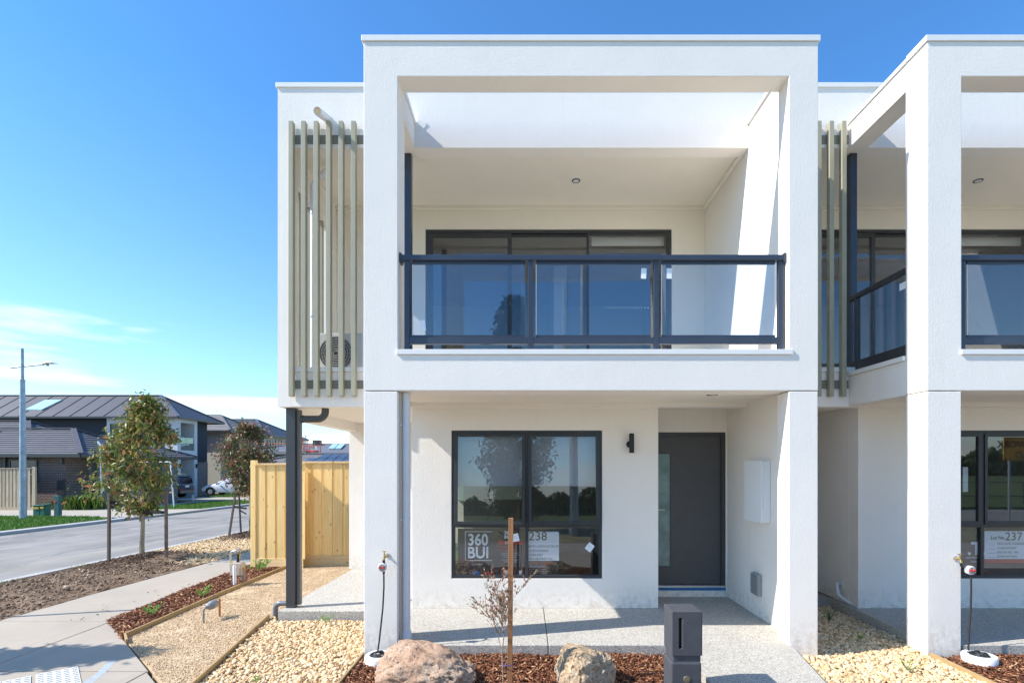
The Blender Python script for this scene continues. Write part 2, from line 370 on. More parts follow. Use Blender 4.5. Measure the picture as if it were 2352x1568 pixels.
M['soil'] = ground_mat('bare_soil', [(0.35, (0.13,0.085,0.055)), (0.5, (0.22,0.15,0.10)), (0.68, (0.33,0.245,0.17))], 2.0, 22, 0.03)
M['mulch_base'] = ground_mat('mulch_bed', [(0.35, (0.05,0.02,0.012)), (0.65, (0.17,0.07,0.04))], 30, 60, 0.02)
M['sand'] = ground_mat('crushed_toppings', [(0.3, (0.56,0.41,0.25)), (0.55, (0.70,0.53,0.34)), (0.75, (0.78,0.62,0.42))], 5, 75, 0.012)
M['gravel_base'] = ground_mat('gravel_bed', [(0.3, (0.34,0.25,0.16)), (0.7, (0.56,0.43,0.29))], 30, 60, 0.02)
M['dry_verge'] = ground_mat('dry_verge', [(0.3, (0.20,0.19,0.09)), (0.55, (0.34,0.29,0.17)), (0.8, (0.46,0.38,0.25))], 1.5, 25, 0.02)
M['field'] = ground_mat('field_grass', [(0.3, (0.07,0.10,0.03)), (0.6, (0.12,0.15,0.05)), (0.8, (0.20,0.20,0.10))], 0.3, 9, 0.02)
M['grass_base'] = ground_mat('lawn_soil', [(0.3, (0.035,0.075,0.014)), (0.6, (0.07,0.14,0.025)), (0.8, (0.12,0.15,0.05))], 1.2, 25, 0.03)
M['base'] = ground_mat('open_ground', [(0.3, (0.10,0.11,0.045)), (0.6, (0.16,0.155,0.07)), (0.8, (0.25,0.21,0.13))], 0.35, 8, 0.03)
M['pebble'] = island('cream_pebble', [(0, (0.46,0.29,0.14)), (0.2, (0.66,0.46,0.25)), (0.5, (0.80,0.60,0.36)), (0.8, (0.84,0.68,0.45)), (1, (0.64,0.52,0.37))], 0.85, 90, 0.002, extra=(40, (0.8,0.72,0.62)))
M['grit'] = island('cream_grit', [(0, (0.44,0.31,0.18)), (0.4, (0.63,0.48,0.31)), (1, (0.76,0.62,0.45))], 0.9)
M['chip'] = island('bark_chip', [(0, (0.06,0.02,0.011)), (0.25, (0.14,0.048,0.024)), (0.6, (0.25,0.095,0.046)), (0.85, (0.36,0.16,0.08)), (0.95, (0.50,0.27,0.14)), (1, (0.66,0.43,0.24))], 0.8, 120, 0.001)
M['chip_old'] = island('old_bark_chip', [(0, (0.04,0.025,0.02)), (0.5, (0.12,0.08,0.06)), (1, (0.24,0.17,0.12))], 0.9)
M['clod'] = island('soil_clod', [(0, (0.11,0.07,0.045)), (0.6, (0.23,0.16,0.11)), (0.93, (0.34,0.25,0.18)), (1, (0.58,0.47,0.36))], 0.95, 60, 0.003)
M['blade'] = island('grass_blade', [(0, (0.045,0.11,0.012)), (0.5, (0.10,0.23,0.03)), (0.9, (0.17,0.30,0.06)), (1, (0.30,0.27,0.12))], 0.6, trans=0.25)
M['leaf_young'] = island('seedling_leaf', [(0, (0.10,0.24,0.03)), (0.5, (0.20,0.38,0.07)), (1, (0.34,0.46,0.14))], 0.45, trans=0.25)
M['leaf_a'] = island('street_tree_leaf', [(0, (0.06,0.11,0.025)), (0.35, (0.13,0.19,0.04)), (0.6, (0.23,0.27,0.065)), (0.74, (0.36,0.33,0.08)), (0.82, (0.36,0.15,0.07)), (0.93, (0.45,0.22,0.10)), (1, (0.62,0.48,0.08))], 0.42, spec=0.5, trans=0.3)
M['leaf_b'] = island('red_tipped_leaf', [(0, (0.05,0.085,0.025)), (0.4, (0.10,0.14,0.04)), (0.58, (0.17,0.17,0.06)), (0.68, (0.30,0.12,0.08)), (1, (0.38,0.16,0.11))], 0.42, spec=0.5, trans=0.3)
M['leaf_dark'] = island('dark_tree_leaf', [(0, (0.02,0.04,0.014)), (0.6, (0.05,0.085,0.025)), (1, (0.09,0.12,0.04))], 0.5)
M['leaf_dry'] = island('dry_reddish_leaf', [(0, (0.26,0.09,0.06)), (0.5, (0.38,0.16,0.10)), (0.8, (0.24,0.20,0.09)), (1, (0.16,0.19,0.06))], 0.6)
M['grass_clump'] = island('strappy_leaf', [(0, (0.03,0.08,0.015)), (0.6, (0.10,0.20,0.03)), (0.9, (0.28,0.38,0.06)), (1, (0.40,0.30,0.15))], 0.4, trans=0.2)
def rock_mat(name, a, b2, c3):
    m, nt, b, _ = mat(name); b.inputs['Roughness'].default_value = 0.92
    co = tco(nt); n = noi(nt, co, 4.5, 7, 0.65, 0.5); c = ramp(nt, n, [(0.3, a), (0.52, b2), (0.72, c3)])
    sp = noi(nt, co, 60, 8, 0.78); c = mixc_(nt, ramp(nt, sp, [(0.46, (0,0,0)), (0.58, (0.9,0.9,0.9))]), c, mixc_(nt, 1.0, c, (0.62,0.58,0.55), 'MULTIPLY'))
    v = nd(nt, 'ShaderNodeTexVoronoi'); v.inputs['Scale'].default_value = 26; nt.links.new(co, v.inputs[0])
    pit = ramp(nt, v.outputs['Distance'], [(0.10, (0,0,0)), (0.30, (1,1,1))])
    sel = ramp(nt, noi(nt, co, 7, 3), [(0.48, (0,0,0)), (0.58, (1,1,1))])
    pm = mixc_(nt, sel, (1, 1, 1), pit)
    nt.links.new(c, b.inputs['Base Color']); nm = bump(nt, b, sp, 0.016, 1.0); bump(nt, b, pm, 0.018, 1.0, nm); return m
M['rock1'] = rock_mat('pink_basalt', (0.46,0.27,0.17), (0.60,0.40,0.27), (0.66,0.54,0.42))
M['rock2'] = rock_mat('tan_basalt', (0.46,0.31,0.17), (0.62,0.46,0.30), (0.70,0.60,0.46))
def brick_mat(name, c1, c2, mortar, plane='xz'):
    m, nt, b, _ = mat(name); b.inputs['Roughness'].default_value = 0.9
    co = tco(nt); s = nd(nt, 'ShaderNodeSeparateXYZ'); nt.links.new(co, s.inputs[0]); cb = nd(nt, 'ShaderNodeCombineXYZ')
    ad = nd(nt, 'ShaderNodeMath', operation='ADD'); nt.links.new(s.outputs[0], ad.inputs[0]); nt.links.new(s.outputs[1], ad.inputs[1])
    nt.links.new(ad.outputs[0], cb.inputs[0]); nt.links.new(s.outputs[2], cb.inputs[1])
    br = nd(nt, 'ShaderNodeTexBrick'); br.inputs['Scale'].default_value = 1.0; br.inputs['Brick Width'].default_value = 0.24; br.inputs['Row Height'].default_value = 0.086
    br.inputs['Mortar Size'].default_value = 0.009; br.inputs['Color1'].default_value = (*c1, 1); br.inputs['Color2'].default_value = (*c2, 1); br.inputs['Mortar'].default_value = (*mortar, 1)
    nt.links.new(cb.outputs[0], br.inputs[0]); nt.links.new(br.outputs[0], b.inputs['Base Color'])
    iv = nd(nt, 'ShaderNodeMath', operation='SUBTRACT'); iv.inputs[0].default_value = 1.0; nt.links.new(br.outputs['Fac'], iv.inputs[1]); bump(nt, b, iv.outputs[0], 0.008, 0.8); return m
M['brick'] = brick_mat('brown_brick', (0.095,0.055,0.05), (0.15,0.085,0.07), (0.34,0.31,0.28))
M['brick_grey'] = brick_mat('grey_brick', (0.16,0.12,0.11), (0.22,0.17,0.15), (0.35,0.32,0.30))
M['tile'] = plain('concrete_roof_tile', (0.10, 0.096, 0.108), 0.7, var=0.15, vscale=3)
M['tile_light'] = plain('grey_roof_tile', (0.21, 0.19, 0.185), 0.75, var=0.15, vscale=3)
M['metalroof'] = plain('slate_metal_roof', (0.056, 0.055, 0.066), 0.55, var=0.06, vscale=1)
M['metalroof2'] = plain('mid_grey_metal_roof', (0.15, 0.15, 0.16), 0.55, var=0.06, vscale=1)
M['darkclad'] = plain('dark_navy_cladding', (0.018, 0.024, 0.038), 0.7, bsc=4)
M['cream'] = plain('cream_far_render', (0.62, 0.56, 0.45), 0.85, var=0.03)
M['greywall'] = plain('grey_far_render', (0.26, 0.25, 0.245), 0.85, var=0.04)
M['taupe'] = plain('taupe_far_render', (0.20, 0.185, 0.18), 0.85, var=0.04)
M['farwhite'] = plain('far_white_render', (0.66, 0.66, 0.66), 0.85, var=0.03)
M['solar'] = plain('solar_panel_face', (0.42, 0.58, 0.60), 0.2, var=0.05)
M['solar_dark'] = plain('photovoltaic_panel', (0.05, 0.055, 0.08), 0.3, var=0.1)
M['farglass'] = plain('far_window_glass', (0.05, 0.08, 0.11), 0.08)
M['garage'] = plain('garage_door_grey', (0.14, 0.15, 0.165), 0.5)
M['garage_red'] = plain('garage_door_maroon', (0.10, 0.028, 0.025), 0.5)
M['scaf_red'] = plain('orange_red_scaffold', (0.55, 0.10, 0.05), 0.6, var=0.2)
M['scaf_grey'] = plain('steel_scaffold', (0.17, 0.18, 0.20), 0.6, var=0.2)
M['suv'] = plain('blue_car_paint', (0.022, 0.045, 0.085), 0.22, 0.3, spec=0.7)
M['whitecar'] = plain('white_car_paint', (0.60, 0.64, 0.70), 0.25)
M['carglass'] = plain('car_glass', (0.01, 0.015, 0.03), 0.06)
M['tyre'] = plain('tyre', (0.012, 0.012, 0.012), 0.8)
M['tail'] = plain('tail_lamp', (0.40, 0.02, 0.03), 0.2)
M['pitgreen'] = plain('service_pit_green', (0.015, 0.11, 0.07), 0.6, var=0.1)
M['teal'] = plain('teal_post', (0.025, 0.10, 0.10), 0.6, var=0.1)
M['yellow'] = plain('yellow_stripe', (0.55, 0.38, 0.04), 0.6)
M['meter'] = plain('beige_meter', (0.50, 0.41, 0.33), 0.55, var=0.05)
M['wrap'] = plain('grey_lagging', (0.22, 0.225, 0.235), 0.5, var=0.35, vscale=18, bsc=30, bdist=0.01)
M['copper'] = plain('copper_pipe', (0.45, 0.21, 0.10), 0.45, 0.6, var=0.2)
M['mail'] = plain('charcoal_concrete', (0.060, 0.062, 0.072), 0.8, var=0.12, vscale=9, bsc=80, bdist=0.0018)
M['orange'] = plain('orange_sign', (0.95, 0.40, 0.02), 0.5)
M['tactile'] = plain('tactile_paver', (0.62, 0.60, 0.56), 0.8, var=0.05)
M['bluepaint'] = plain('faded_blue_spray', (0.34, 0.38, 0.40), 0.9, var=0.12, vscale=25)

# ------------------------------------------------------------------ ground
rng = np.random.default_rng(5)
def sheet(name, poly, m, dz=0.0, thick=0.15, kind='structure', grid=None, amp=0.0, nsc=2.0, parent=None, flat=None, bevel=0):
    a = sum(poly[i][0]*poly[(i+1) % len(poly)][1]-poly[(i+1) % len(poly)][0]*poly[i][1] for i in range(len(poly)))
    if a < 0: poly = poly[::-1]
    bm = bmesh.new(); f = bm.faces.new([bm.verts.new((p[0], p[1], 0)) for p in poly])
    cuts = [(1, 8.0), (1, 45.0)]
    if grid:
        xs = [p[0] for p in poly]; ys = [p[1] for p in poly]
        cuts += [(0, v) for v in np.arange(min(xs) + grid, max(xs), grid)] + [(1, v) for v in np.arange(min(ys) + grid, max(ys), grid)]
    for ax, v in cuts:
        bmesh.ops.bisect_plane(bm, geom=bm.verts[:] + bm.edges[:] + bm.faces[:], plane_co=(v, v, 0), plane_no=((1,0,0) if ax == 0 else (0,1,0)))
    top = [f for f in bm.faces]; ext = bmesh.ops.extrude_face_region(bm, geom=top)
    up = [v for v in ext['geom'] if isinstance(v, bmesh.types.BMVert)]; ups = set(up)
    edge = {v for v in up if any(len([x for x in e.link_faces]) == 2 and any(abs(x.normal.z) < 0.5 for x in e.link_faces) for e in v.link_edges)}
    bm.normal_update()
    for v in bm.verts:
        g = flat if flat is not None else zg(v.co.y)
        if v in ups:
            v.co.z = g + dz
        else: v.co.z = g + dz - thick
    bm.normal_update()
    if amp:
        for v in up:
            side = any(abs(fc.normal.z) < 0.5 for fc in v.link_faces)
            k = 0.25 if side else 1.0
            v.co.z += amp * k * (noise.fractal(Vector((v.co.x*nsc, v.co.y*nsc, 3.1)), 1.0, 2.0, 4) )
    bmesh.ops.recalc_face_normals(bm, faces=bm.faces)
    o0 = ORG.get(parent.name, Vector((0, 0, 0))) if parent is not None else Vector((0,0,0))
    for v in bm.verts: v.co -= o0
    me = bpy.data.meshes.new(name); bm.to_mesh(me); bm.free(); me.materials.append(m)
    o = link(name, me, parent)
    if kind: o['kind'] = kind
    if bevel:
        b = o.modifiers.new("bevel", 'BEVEL'); b.width = bevel; b.segments = 2; b.limit_method = 'ANGLE'; b.angle_limit = R(60)
    return o
def inside(P, poly):
    x, y = P[:, 0], P[:, 1]; c = np.zeros(len(P), bool); n = len(poly); j = n - 1
    for i in range(n):
        xi, yi = poly[i][:2]; xj, yj = poly[j][:2]
        if yi != yj: c ^= ((yi > y) != (yj > y)) & (x < (xj - xi) * (y - yi) / (yj - yi) + xi)
        j = i
    return c
def spots(poly, dens):
    xs = [p[0] for p in poly]; ys = [p[1] for p in poly]; w, h = max(xs)-min(xs), max(ys)-min(ys); n = int(w*h*dens)
    P = np.column_stack([rng.uniform(min(xs), max(xs), n), rng.uniform(min(ys), max(ys), n)])
    return P[inside(P, poly)]
def zgv(y): return -0.10 - 0.012 * (np.clip(y, 8, 45) - 8)
ICO = None
def ico():
    global ICO
    if ICO is None:
        bm = bmesh.new(); bmesh.ops.create_icosphere(bm, subdivisions=1, radius=1.0)
        ICO = (np.array([v.co[:] for v in bm.verts]), np.array([[v.index for v in f.verts] for f in bm.faces])); bm.free()
    return ICO
OCT = (np.array([(1,0,0),(-1,0,0),(0,1,0),(0,-1,0),(0,0,1),(0,0,-1)], float), np.array([(0,2,4),(2,1,4),(1,3,4),(3,0,4),(2,0,5),(1,2,5),(3,1,5),(0,3,5)]))
CHIP = (np.array([(-1,-.8,-.5),(1,-.5,-.5),(.8,.7,-.5),(-.9,.9,-.5),(-.9,-.7,.5),(1,-.6,.5),(.9,.5,.5),(-1,.8,.5)], float),
        np.array([(0,2,1),(0,3,2),(4,5,6),(4,6,7),(0,1,5),(0,5,4),(1,2,6),(1,6,5),(2,3,7),(2,7,6),(3,0,4),(3,4,7)]))
def rotm(n, tilt=math.pi, yaw=math.pi):
    a = rng.uniform(-yaw, yaw, n); b = rng.uniform(-tilt, tilt, n); c = rng.uniform(-tilt, tilt, n)
    ca, sa, cb, sb, cc, s_ = np.cos(a), np.sin(a), np.cos(b), np.sin(b), np.cos(c), np.sin(c); O = np.zeros(n); I = np.ones(n)
    Rz = np.stack([np.stack([ca,-sa,O],-1), np.stack([sa,ca,O],-1), np.stack([O,O,I],-1)], 1)
    Rx = np.stack([np.stack([I,O,O],-1), np.stack([O,cb,-sb],-1), np.stack([O,sb,cb],-1)], 1)
    Ry = np.stack([np.stack([cc,O,s_],-1), np.stack([O,I,O],-1), np.stack([-s_,O,cc],-1)], 1)
    return Rz @ Rx @ Ry
def mesh_np(name, V, T, m, parent=None, loc=None, smooth=False):
    """V (n,3) vertices, T (k,j) faces with j corners each"""
    me = bpy.data.meshes.new(name); nv, nf, j = len(V), len(T), T.shape[1]
    me.vertices.add(nv); me.vertices.foreach_set('co', np.ascontiguousarray(V, dtype=np.float32).ravel())
    me.loops.add(nf * j); me.loops.foreach_set('vertex_index', np.ascontiguousarray(T, dtype=np.int32).ravel())
    me.polygons.add(nf); me.polygons.foreach_set('loop_start', np.arange(0, nf*j, j, dtype=np.int32))
    try: me.polygons.foreach_set('loop_total', np.full(nf, j, dtype=np.int32))
    except Exception: pass
    me.update(calc_edges=True); me.validate()
    me.materials.append(m)
    if smooth: me.shade_smooth()
    return link(name, me, parent, loc)
def scatter(name, shape, P, S, m, jitter=0.0, tilt=math.pi, parent=None, kind='stuff'):
    """P (n,3) centres, S (n,3) half sizes"""
    bv, bf = shape; n = len(P)
    L = bv[None] * np.ones((n, 1, 1))
    if jitter: L = L * (1 + rng.uniform(-jitter, jitter, (n, len(bv), 1)))
    L = L * S[:, None, :]; Rm = rotm(n, tilt); V = np.einsum('nij,nkj->nki', Rm, L) + P[:, None, :]
    T = bf[None] + (np.arange(n) * len(bv))[:, None, None]
    o = mesh_np(name, V.reshape(-1, 3), T.reshape(-1, bf.shape[1]), m, parent)
    if kind: o['kind'] = kind
    return o
def pebbles(name, poly, dens, lo, hi, label, cat='gravel', dz=0.0, m=None, layers=2, group=None):
    P2 = spots(poly, dens * layers); n = len(P2); s = rng.uniform(lo, hi, n) * rng.choice([0.5, 0.7, 1.0, 1.0, 1.5], n)
    z = zgv(P2[:, 1]) + dz + rng.uniform(0.0, 0.6, n) * s + 0.012 * np.sin(P2[:, 0]*3.1) * np.cos(P2[:, 1]*2.3)
    S = np.column_stack([s, s * rng.uniform(0.6, 0.95, n), s * rng.uniform(0.45, 0.75, n)])
    o = scatter(name, ico(), np.column_stack([P2, z]), S, m or M['pebble'], 0.22, 0.6)
    return tag(o, label, cat, group)
def chips(name, poly, dens, label, m=None, dz=0.0, size=1.0, spill=0):
    P2 = spots(poly, dens); n = len(P2)
    S = np.column_stack([rng.uniform(0.010, 0.034, n), rng.uniform(0.004, 0.011, n), rng.uniform(0.0016, 0.0042, n)]) * size
    z = zgv(P2[:, 1]) + dz + rng.uniform(0.0, 0.034, n) + 0.012 * np.sin(P2[:, 0]*5.1) * np.cos(P2[:, 1]*4.3)
    o = scatter(name, CHIP, np.column_stack([P2, z]), S, m or M['chip'], 0.3, 0.55)
    return tag(o, label, 'mulch')

sheet('ground', [(-400,-400),(400,-400),(400,500),(-400,500)], M['base'], -0.16, 0.5)
sheet('rear_lawn', [(-4.4,10.6),(14,10.6),(14,60),(-4.4,60)], M['grass_base'], -0.02, 0.12)
# side street, running away from us on the left
sheet('road', [(-16.4,-11),(-9.1,-11),(-9.1,80),(-16.4,80)], M['road'], -0.09, 0.05)
sheet('front_road', [(-9.06,-11),(60,-11),(60,-3.3),(-9.06,-3.3)], M['road'], -0.09, 0.05)
sheet('kerb', [(-9.09,-3.0),(-8.93,-3.0),(-8.93,80),(-9.09,80)], M['kerb'], 0.01, 0.14)
sheet('far_kerb', [(-16.75,-11),(-16.38,-11),(-16.38,21.6),(-16.75,21.6)], M['kerb'], 0.01, 0.14)
sheet('far_kerb', [(-16.75,26.4),(-16.38,26.4),(-16.38,80),(-16.75,80)], M['kerb'], 0.01, 0.14)
sheet('front_kerb', [(-8.9,-3.35),(60,-3.35),(60,-3.0),(-8.9,-3.0)], M['kerb'], 0.01, 0.14)
sheet('front_verge', [(-8.9,-2.98),(60,-2.98),(60,0.38),(-8.9,0.38)], M['dry_verge'], 0.0, 0.14, grid=1.0, amp=0.03)
sheet('playing_field', [(-120,-90),(160,-90),(160,-11.4),(-120,-11.4)], M['field'], 0.0, 0.14)
# soil verge between the footpath and the kerb
verge = [(-8.91,0.4),(-6.76,0.4),(-6.68,10.6),(-8.91,10.6)]
sheet('soil_verge', verge, M['soil'], -0.005, 0.14, grid=0.10, amp=0.05, nsc=2.2)
verge2 = [(-8.91,10.62),(-6.64,10.62),(-6.60,13.2),(-5.7,13.2),(-5.7,22),(-8.91,22)]
sheet('gravel_verge', verge2, M['gravel_base'], -0.01, 0.14, grid=0.25, amp=0.03)
sheet('far_nature_strip', [(-8.91,22.02),(-5.7,22.02),(-5.7,70),(-8.91,70)], M['base'], 0.0, 0.14)
def mound(n, poly, lo, hi, name, label, m, shape, cat):
    pass
P2 = spots([(-8.91,4.5),(-6.76,4.5),(-6.76,10.9),(-8.91,11.2)], 420); n = len(P2); s = rng.uniform(0.006, 0.022, n) * np.where(rng.random(n) < 0.04, 2.3, 1.0)
zz = np.array([zg(y) - 0.005 + 0.05 * noise.fractal(Vector((x*2.2, y*2.2, 3.1)), 1.0, 2.0, 4) for x, y in P2])
tag(scatter('soil_clods', ico(), np.column_stack([P2, zz + s*0.2]), np.column_stack([s, s*.8, s*.6]), M['clod'], 0.3), 'loose brown clods and small stones on the bare soil verge', 'soil')
pebbles('verge_gravel', [(-8.88,11.6),(-8.88,17.5),(-5.75,17.5),(-5.75,13.3),(-6.64,13.2),(-6.66,10.3),(-7.2,10.5)], 1000, 0.011, 0.024, 'cream gravel on the verge beyond the first street tree', layers=1.3)
# concrete footpath, slab by slab, joints left open
path = empty('footpath', (-5.5, 6, 0)); path['kind'] = 'structure'
slabs = [[(-6.72,6.525),(-5.345,6.525),(-5.64,10.45),(-6.60,10.45)], [(-6.60,10.46),(-5.64,10.46),(-5.66,16),(-6.56,16)], [(-6.58,16.01),(-5.67,16.01),(-5.67,24),(-6.58,24)],
         [(-6.74,0.4),(-5.275,0.4),(-5.275,6.515),(-6.74,6.515)], [(-5.262,4.935),(-3.635,4.935),(-5.262,6.475)],
         [(-5.262,0.4),(-3.64,0.4),(-3.64,4.922),(-5.262,4.922)], [(-3.628,0.4),(-1.8,0.4),(-1.8,3.66),(-2.3,3.66),(-3.628,4.905)]]
slabs += [[(-1.79+i*1.7,0.4),(-0.10+i*1.7,0.4),(-0.10+i*1.7,3.66),(-1.79+i*1.7,3.66)] for i in range(9)]  # front slabs widened out of view to bounce warm light onto the walls
for s_ in slabs: sheet('slab', s_, M['concrete'], 0.0, 0.12, kind=None, parent=path, bevel=0.006)
sheet('joint_sand', [(-6.70,0.42),(13,0.42),(13,3.6),(-1.9,3.6),(-2.35,3.6),(-5.36,6.5),(-5.62,10.4),(-5.62,23.9),(-6.55,23.9)], M['soil'], -0.014, 0.05, kind=None, parent=path)
# tactile plates set on the slab
def tactile(P0, label):
    u = Vector((0.74, 0.67, 0)); v = Vector((0.69, -0.72, 0)); P0 = Vector((P0[0], P0[1], -0.099))
    e = empty('tactile_paver', P0, label, 'tactile paver', 'tactile pavers on the footpath'); a, b_ = P0, P0 + u*0.3; c = b_ + v*0.62; d = P0 + v*0.62
    MB().prism([a[:2], b_[:2], c[:2], d[:2]], -0.0995, -0.092).build('plate', M['tactile'], e)
    mb = MB()
    for i in range(5):
        for j in range(11):
            q = P0 + u*(0.03+i*0.06) + v*(0.03+j*0.056)
            mb.prism([tuple((q + u*x + v*y)[:2]) for x, y in ((-.017,-.012),(.017,-.012),(.017,.012),(-.017,.012))], -0.0925, -0.085)
    mb.build('stud_field', M['tactile'], e)['kind'] = 'stuff'
tactile((-4.62,4.83), 'off-white studded tactile plate on the concrete beside the blue spray mark')
tactile((-4.86,4.60), 'off-white studded tactile plate at the lower left picture corner')
mk = [(-4.02,4.62),(-3.93,4.62),(-3.985,4.80),(-4.05,4.98),(-4.12,5.12),(-4.19,5.24),(-4.23,5.22),(-4.15,5.02),(-4.08,4.86)]
MB().prism([(x, y) for x, y in mk], -0.1005, -0.0992).build('spray_mark', M['bluepaint'], path)

# garden beds on our side
bedL = [(-5.335,6.52),(-4.47,5.715),(-4.68,5.95),(-4.79,10.3),(-5.63,10.3)]
sheet('mulch_bed', bedL, M['mulch_base'], -0.02, 0.12, grid=0.12, amp=0.02, nsc=4)
sandP = [(-4.63,5.95),(-4.45,5.74),(-3.30,4.66),(-2.96,4.33),(-3.36,6.85),(-3.15,6.9),(-3.15,9.4),(-3.0,10.4),(-4.74,10.4)]
sheet('toppings_path', sandP, M['sand'], -0.022, 0.12, grid=0.14, amp=0.016, nsc=3)
P2 = spots([(-4.62,5.94),(-4.44,5.74),(-2.97,4.36),(-3.36,6.8),(-3.2,9.4),(-3.1,10.3),(-4.7,10.3)], 3600); n = len(P2); s = rng.uniform(0.003, 0.0085, n)
tag(scatter('toppings_grit', OCT, np.column_stack([P2, zgv(P2[:,1])-0.018+rng.uniform(0,.006,n)]), np.column_stack([s*1.2, s, s*.7]), M['grit'], 0.25), 'fine cream crushed rock on the path beside the timber edging', 'gravel')
peb1 = [(-3.33,6.80),(-2.92,4.30),(-2.35,3.68),(-1.70,3.68),(-1.72,5.3),(-1.72,6.58),(-3.2,6.58)]
sheet('gravel_bed', peb1, M['gravel_base'], -0.035, 0.12, grid=0.2, amp=0.02)
pebbles('gravel', peb1, 1800, 0.009, 0.0215, 'coarse cream gravel between the timber edging and the left white pillar', dz=-0.022)
bed2 = [(-1.655,3.68),(1.58,3.68),(1.58,5.345),(-1.30,5.345),(-1.30,5.2),(-1.655,5.30)]
sheet('front_mulch_bed', bed2, M['mulch_base'], -0.02, 0.12, grid=0.10, amp=0.04, nsc=3)
chips('bark_mulch', bed2, 5200, 'red brown bark mulch round the two boulders', dz=-0.012)
chips('bark_mulch', bedL, 3300, 'red brown bark mulch in the strip beside the footpath', dz=-0.012)
chips('spilled_bark', [(-6.0,6.5),(-5.3,6.6),(-5.5,8.6),(-5.9,8.4)], 14, 'a few bark chips spilled on the concrete footpath', dz=0.0)
peb2 = [(3.06,7.3),(4.30,7.3),(4.30,5.7),(4.24,5.3),(4.18,3.68),(2.45,3.68),(2.60,4.4),(2.80,5.42),(3.06,5.5)]
sheet('gravel_bed', peb2, M['gravel_base'], -0.035, 0.12, grid=0.2, amp=0.02)
pebbles('gravel', peb2, 1800, 0.009, 0.0215, 'coarse cream gravel between the two townhouses', dz=-0.022)
bed3 = [(4.25,3.68),(8.6,3.68),(8.6,5.345),(4.60,5.345),(4.58,5.28),(4.25,5.28)]
sheet('side_mulch_bed', bed3, M['mulch_base'], -0.02, 0.12, grid=0.12, amp=0.03, nsc=3)
chips('bark_mulch', bed3, 4200, 'red brown bark mulch in front of the second townhouse', dz=-0.012)
for c_, lab in (((-8.1,11.0),'old dark mulch heaped round the first staked street tree'), ((-8.1,15.2),'old dark mulch round the second staked street tree')):
    n = 2600; r = np.abs(rng.normal(0, 0.55, n)); t = rng.uniform(0, 6.283, n); x = c_[0] + r*np.cos(t); y = c_[1] + r*np.sin(t)*1.5
    k = (x > -8.85) & (x < -6.7); x, y, r = x[k], y[k], r[k]; n = len(x)
    z = zgv(y) + 0.13*np.exp(-(r/0.5)**2) + rng.uniform(0, .03, n)
    tag(scatter('bark_mulch', CHIP, np.column_stack([x,y,z]), np.column_stack([rng.uniform(.015,.04,n), rng.uniform(.006,.014,n), rng.uniform(.003,.006,n)]), M['chip_old'], 0.3, 0.6), lab, 'mulch')
    mb = MB(); mb.lathe([(1.1,-0.05),(0.8,0.02),(0.45,0.09),(0.15,0.13)], (c_[0]+0.1, c_[1], zg(c_[1])-0.01), 20)
    tag(mb.build('mulch_mound', M['soil'], smooth=True), None, None, None, 'structure')
def edging(pts, label):
    e = empty('timber_edging', (pts[0][0], pts[0][1], 0), label, 'timber edging', 'timber edging boards along the beds')
    for a, b_ in zip(pts[:-1], pts[1:]):
        A = Vector((a[0], a[1], zg(a[1]) - 0.015)); B = Vector((b_[0], b_[1], zg(b_[1]) - 0.015))
        MB().bar(A, B, 0.022, 0.10).build('board', M['pine_y'], e, bevel=0.002)
edging([(-4.76,10.30),(-4.72,8.0),(-4.655,5.95),(-4.47,5.74)], 'thin timber edging between the dark mulch strip and the crushed rock path')
edging([(-3.37,6.72),(-2.94,4.30),(-2.33,3.69)], 'thin timber edging between the crushed rock path and the coarse gravel')
edging([(-1.69,5.33),(-1.66,3.68)], 'short timber edging left of the big pink boulder')
edging([(4.22,5.33),(4.20,3.68)], 'short timber edging between gravel and mulch near the second hose bowl')
# aggregate slabs
sheet('porch_slab', [(-3.15,9.5),(-3.20,6.62),(-1.67,6.62),(-1.67,5.56),(-1.32,5.56),(-1.32,5.36),(0.235,5.36),(0.235,9.5)], M['agg'], 0, 0.16, flat=0.0, bevel=0.006)
sheet('porch_slab', [(0.243,5.36),(1.60,5.36),(1.60,3.67),(2.42,3.67),(2.60,4.4),(2.80,5.42),(2.90,5.6),(2.90,7.5),(0.243,7.5)], M['agg'], 0, 0.16, flat=0.0, bevel=0.006)
sheet('porch_slab', [(4.32,7.3),(4.30,5.66),(4.58,5.56),(4.58,5.36),(9.6,5.36),(9.6,7.3)], M['agg'], 0, 0.16, flat=0.0, bevel=0.006)
sheet('side_slab', [(3.07,7.31),(4.5,7.31),(4.5,11),(3.07,11)], M['agg'], 0, 0.16, flat=-0.02)
# far side of the street
def grass_patch(name, poly, dens, h, label, w=0.012):
    P2 = spots(poly, dens); n = len(P2); z = zgv(P2[:,1]); hh = h*rng.uniform(.5,1.3,n); a = rng.uniform(0,6.283,n); l = rng.normal(0,.35,(n,2))
    A = np.column_stack([P2[:,0]-w*np.cos(a), P2[:,1]-w*np.sin(a), z]); B = np.column_stack([P2[:,0]+w*np.cos(a), P2[:,1]+w*np.sin(a), z])
    C = np.column_stack([P2[:,0]+l[:,0]*hh, P2[:,1]+l[:,1]*hh, z+hh])
    V = np.stack([A,B,C],1).reshape(-1,3); T = np.arange(3*n).reshape(-1,3)
    o = mesh_np(name, V, T, M['blade']); return tag(o, label, 'grass', None, 'stuff')
gp1 = [(-30,14.6),(-16.78,14.6),(-16.78,20.6),(-17.6,21.6),(-19,21.9),(-30,22.2)]
sheet('lawn', gp1, M['grass_base'], 0.0, 0.14, grid=0.6, amp=0.05)
grass_patch('grass', [(-26,14.8),(-16.8,14.8),(-16.8,20.4),(-18,21.6),(-26,22)], 260, 0.09, 'bright green grass round the foot of the street lamp', 0.02)
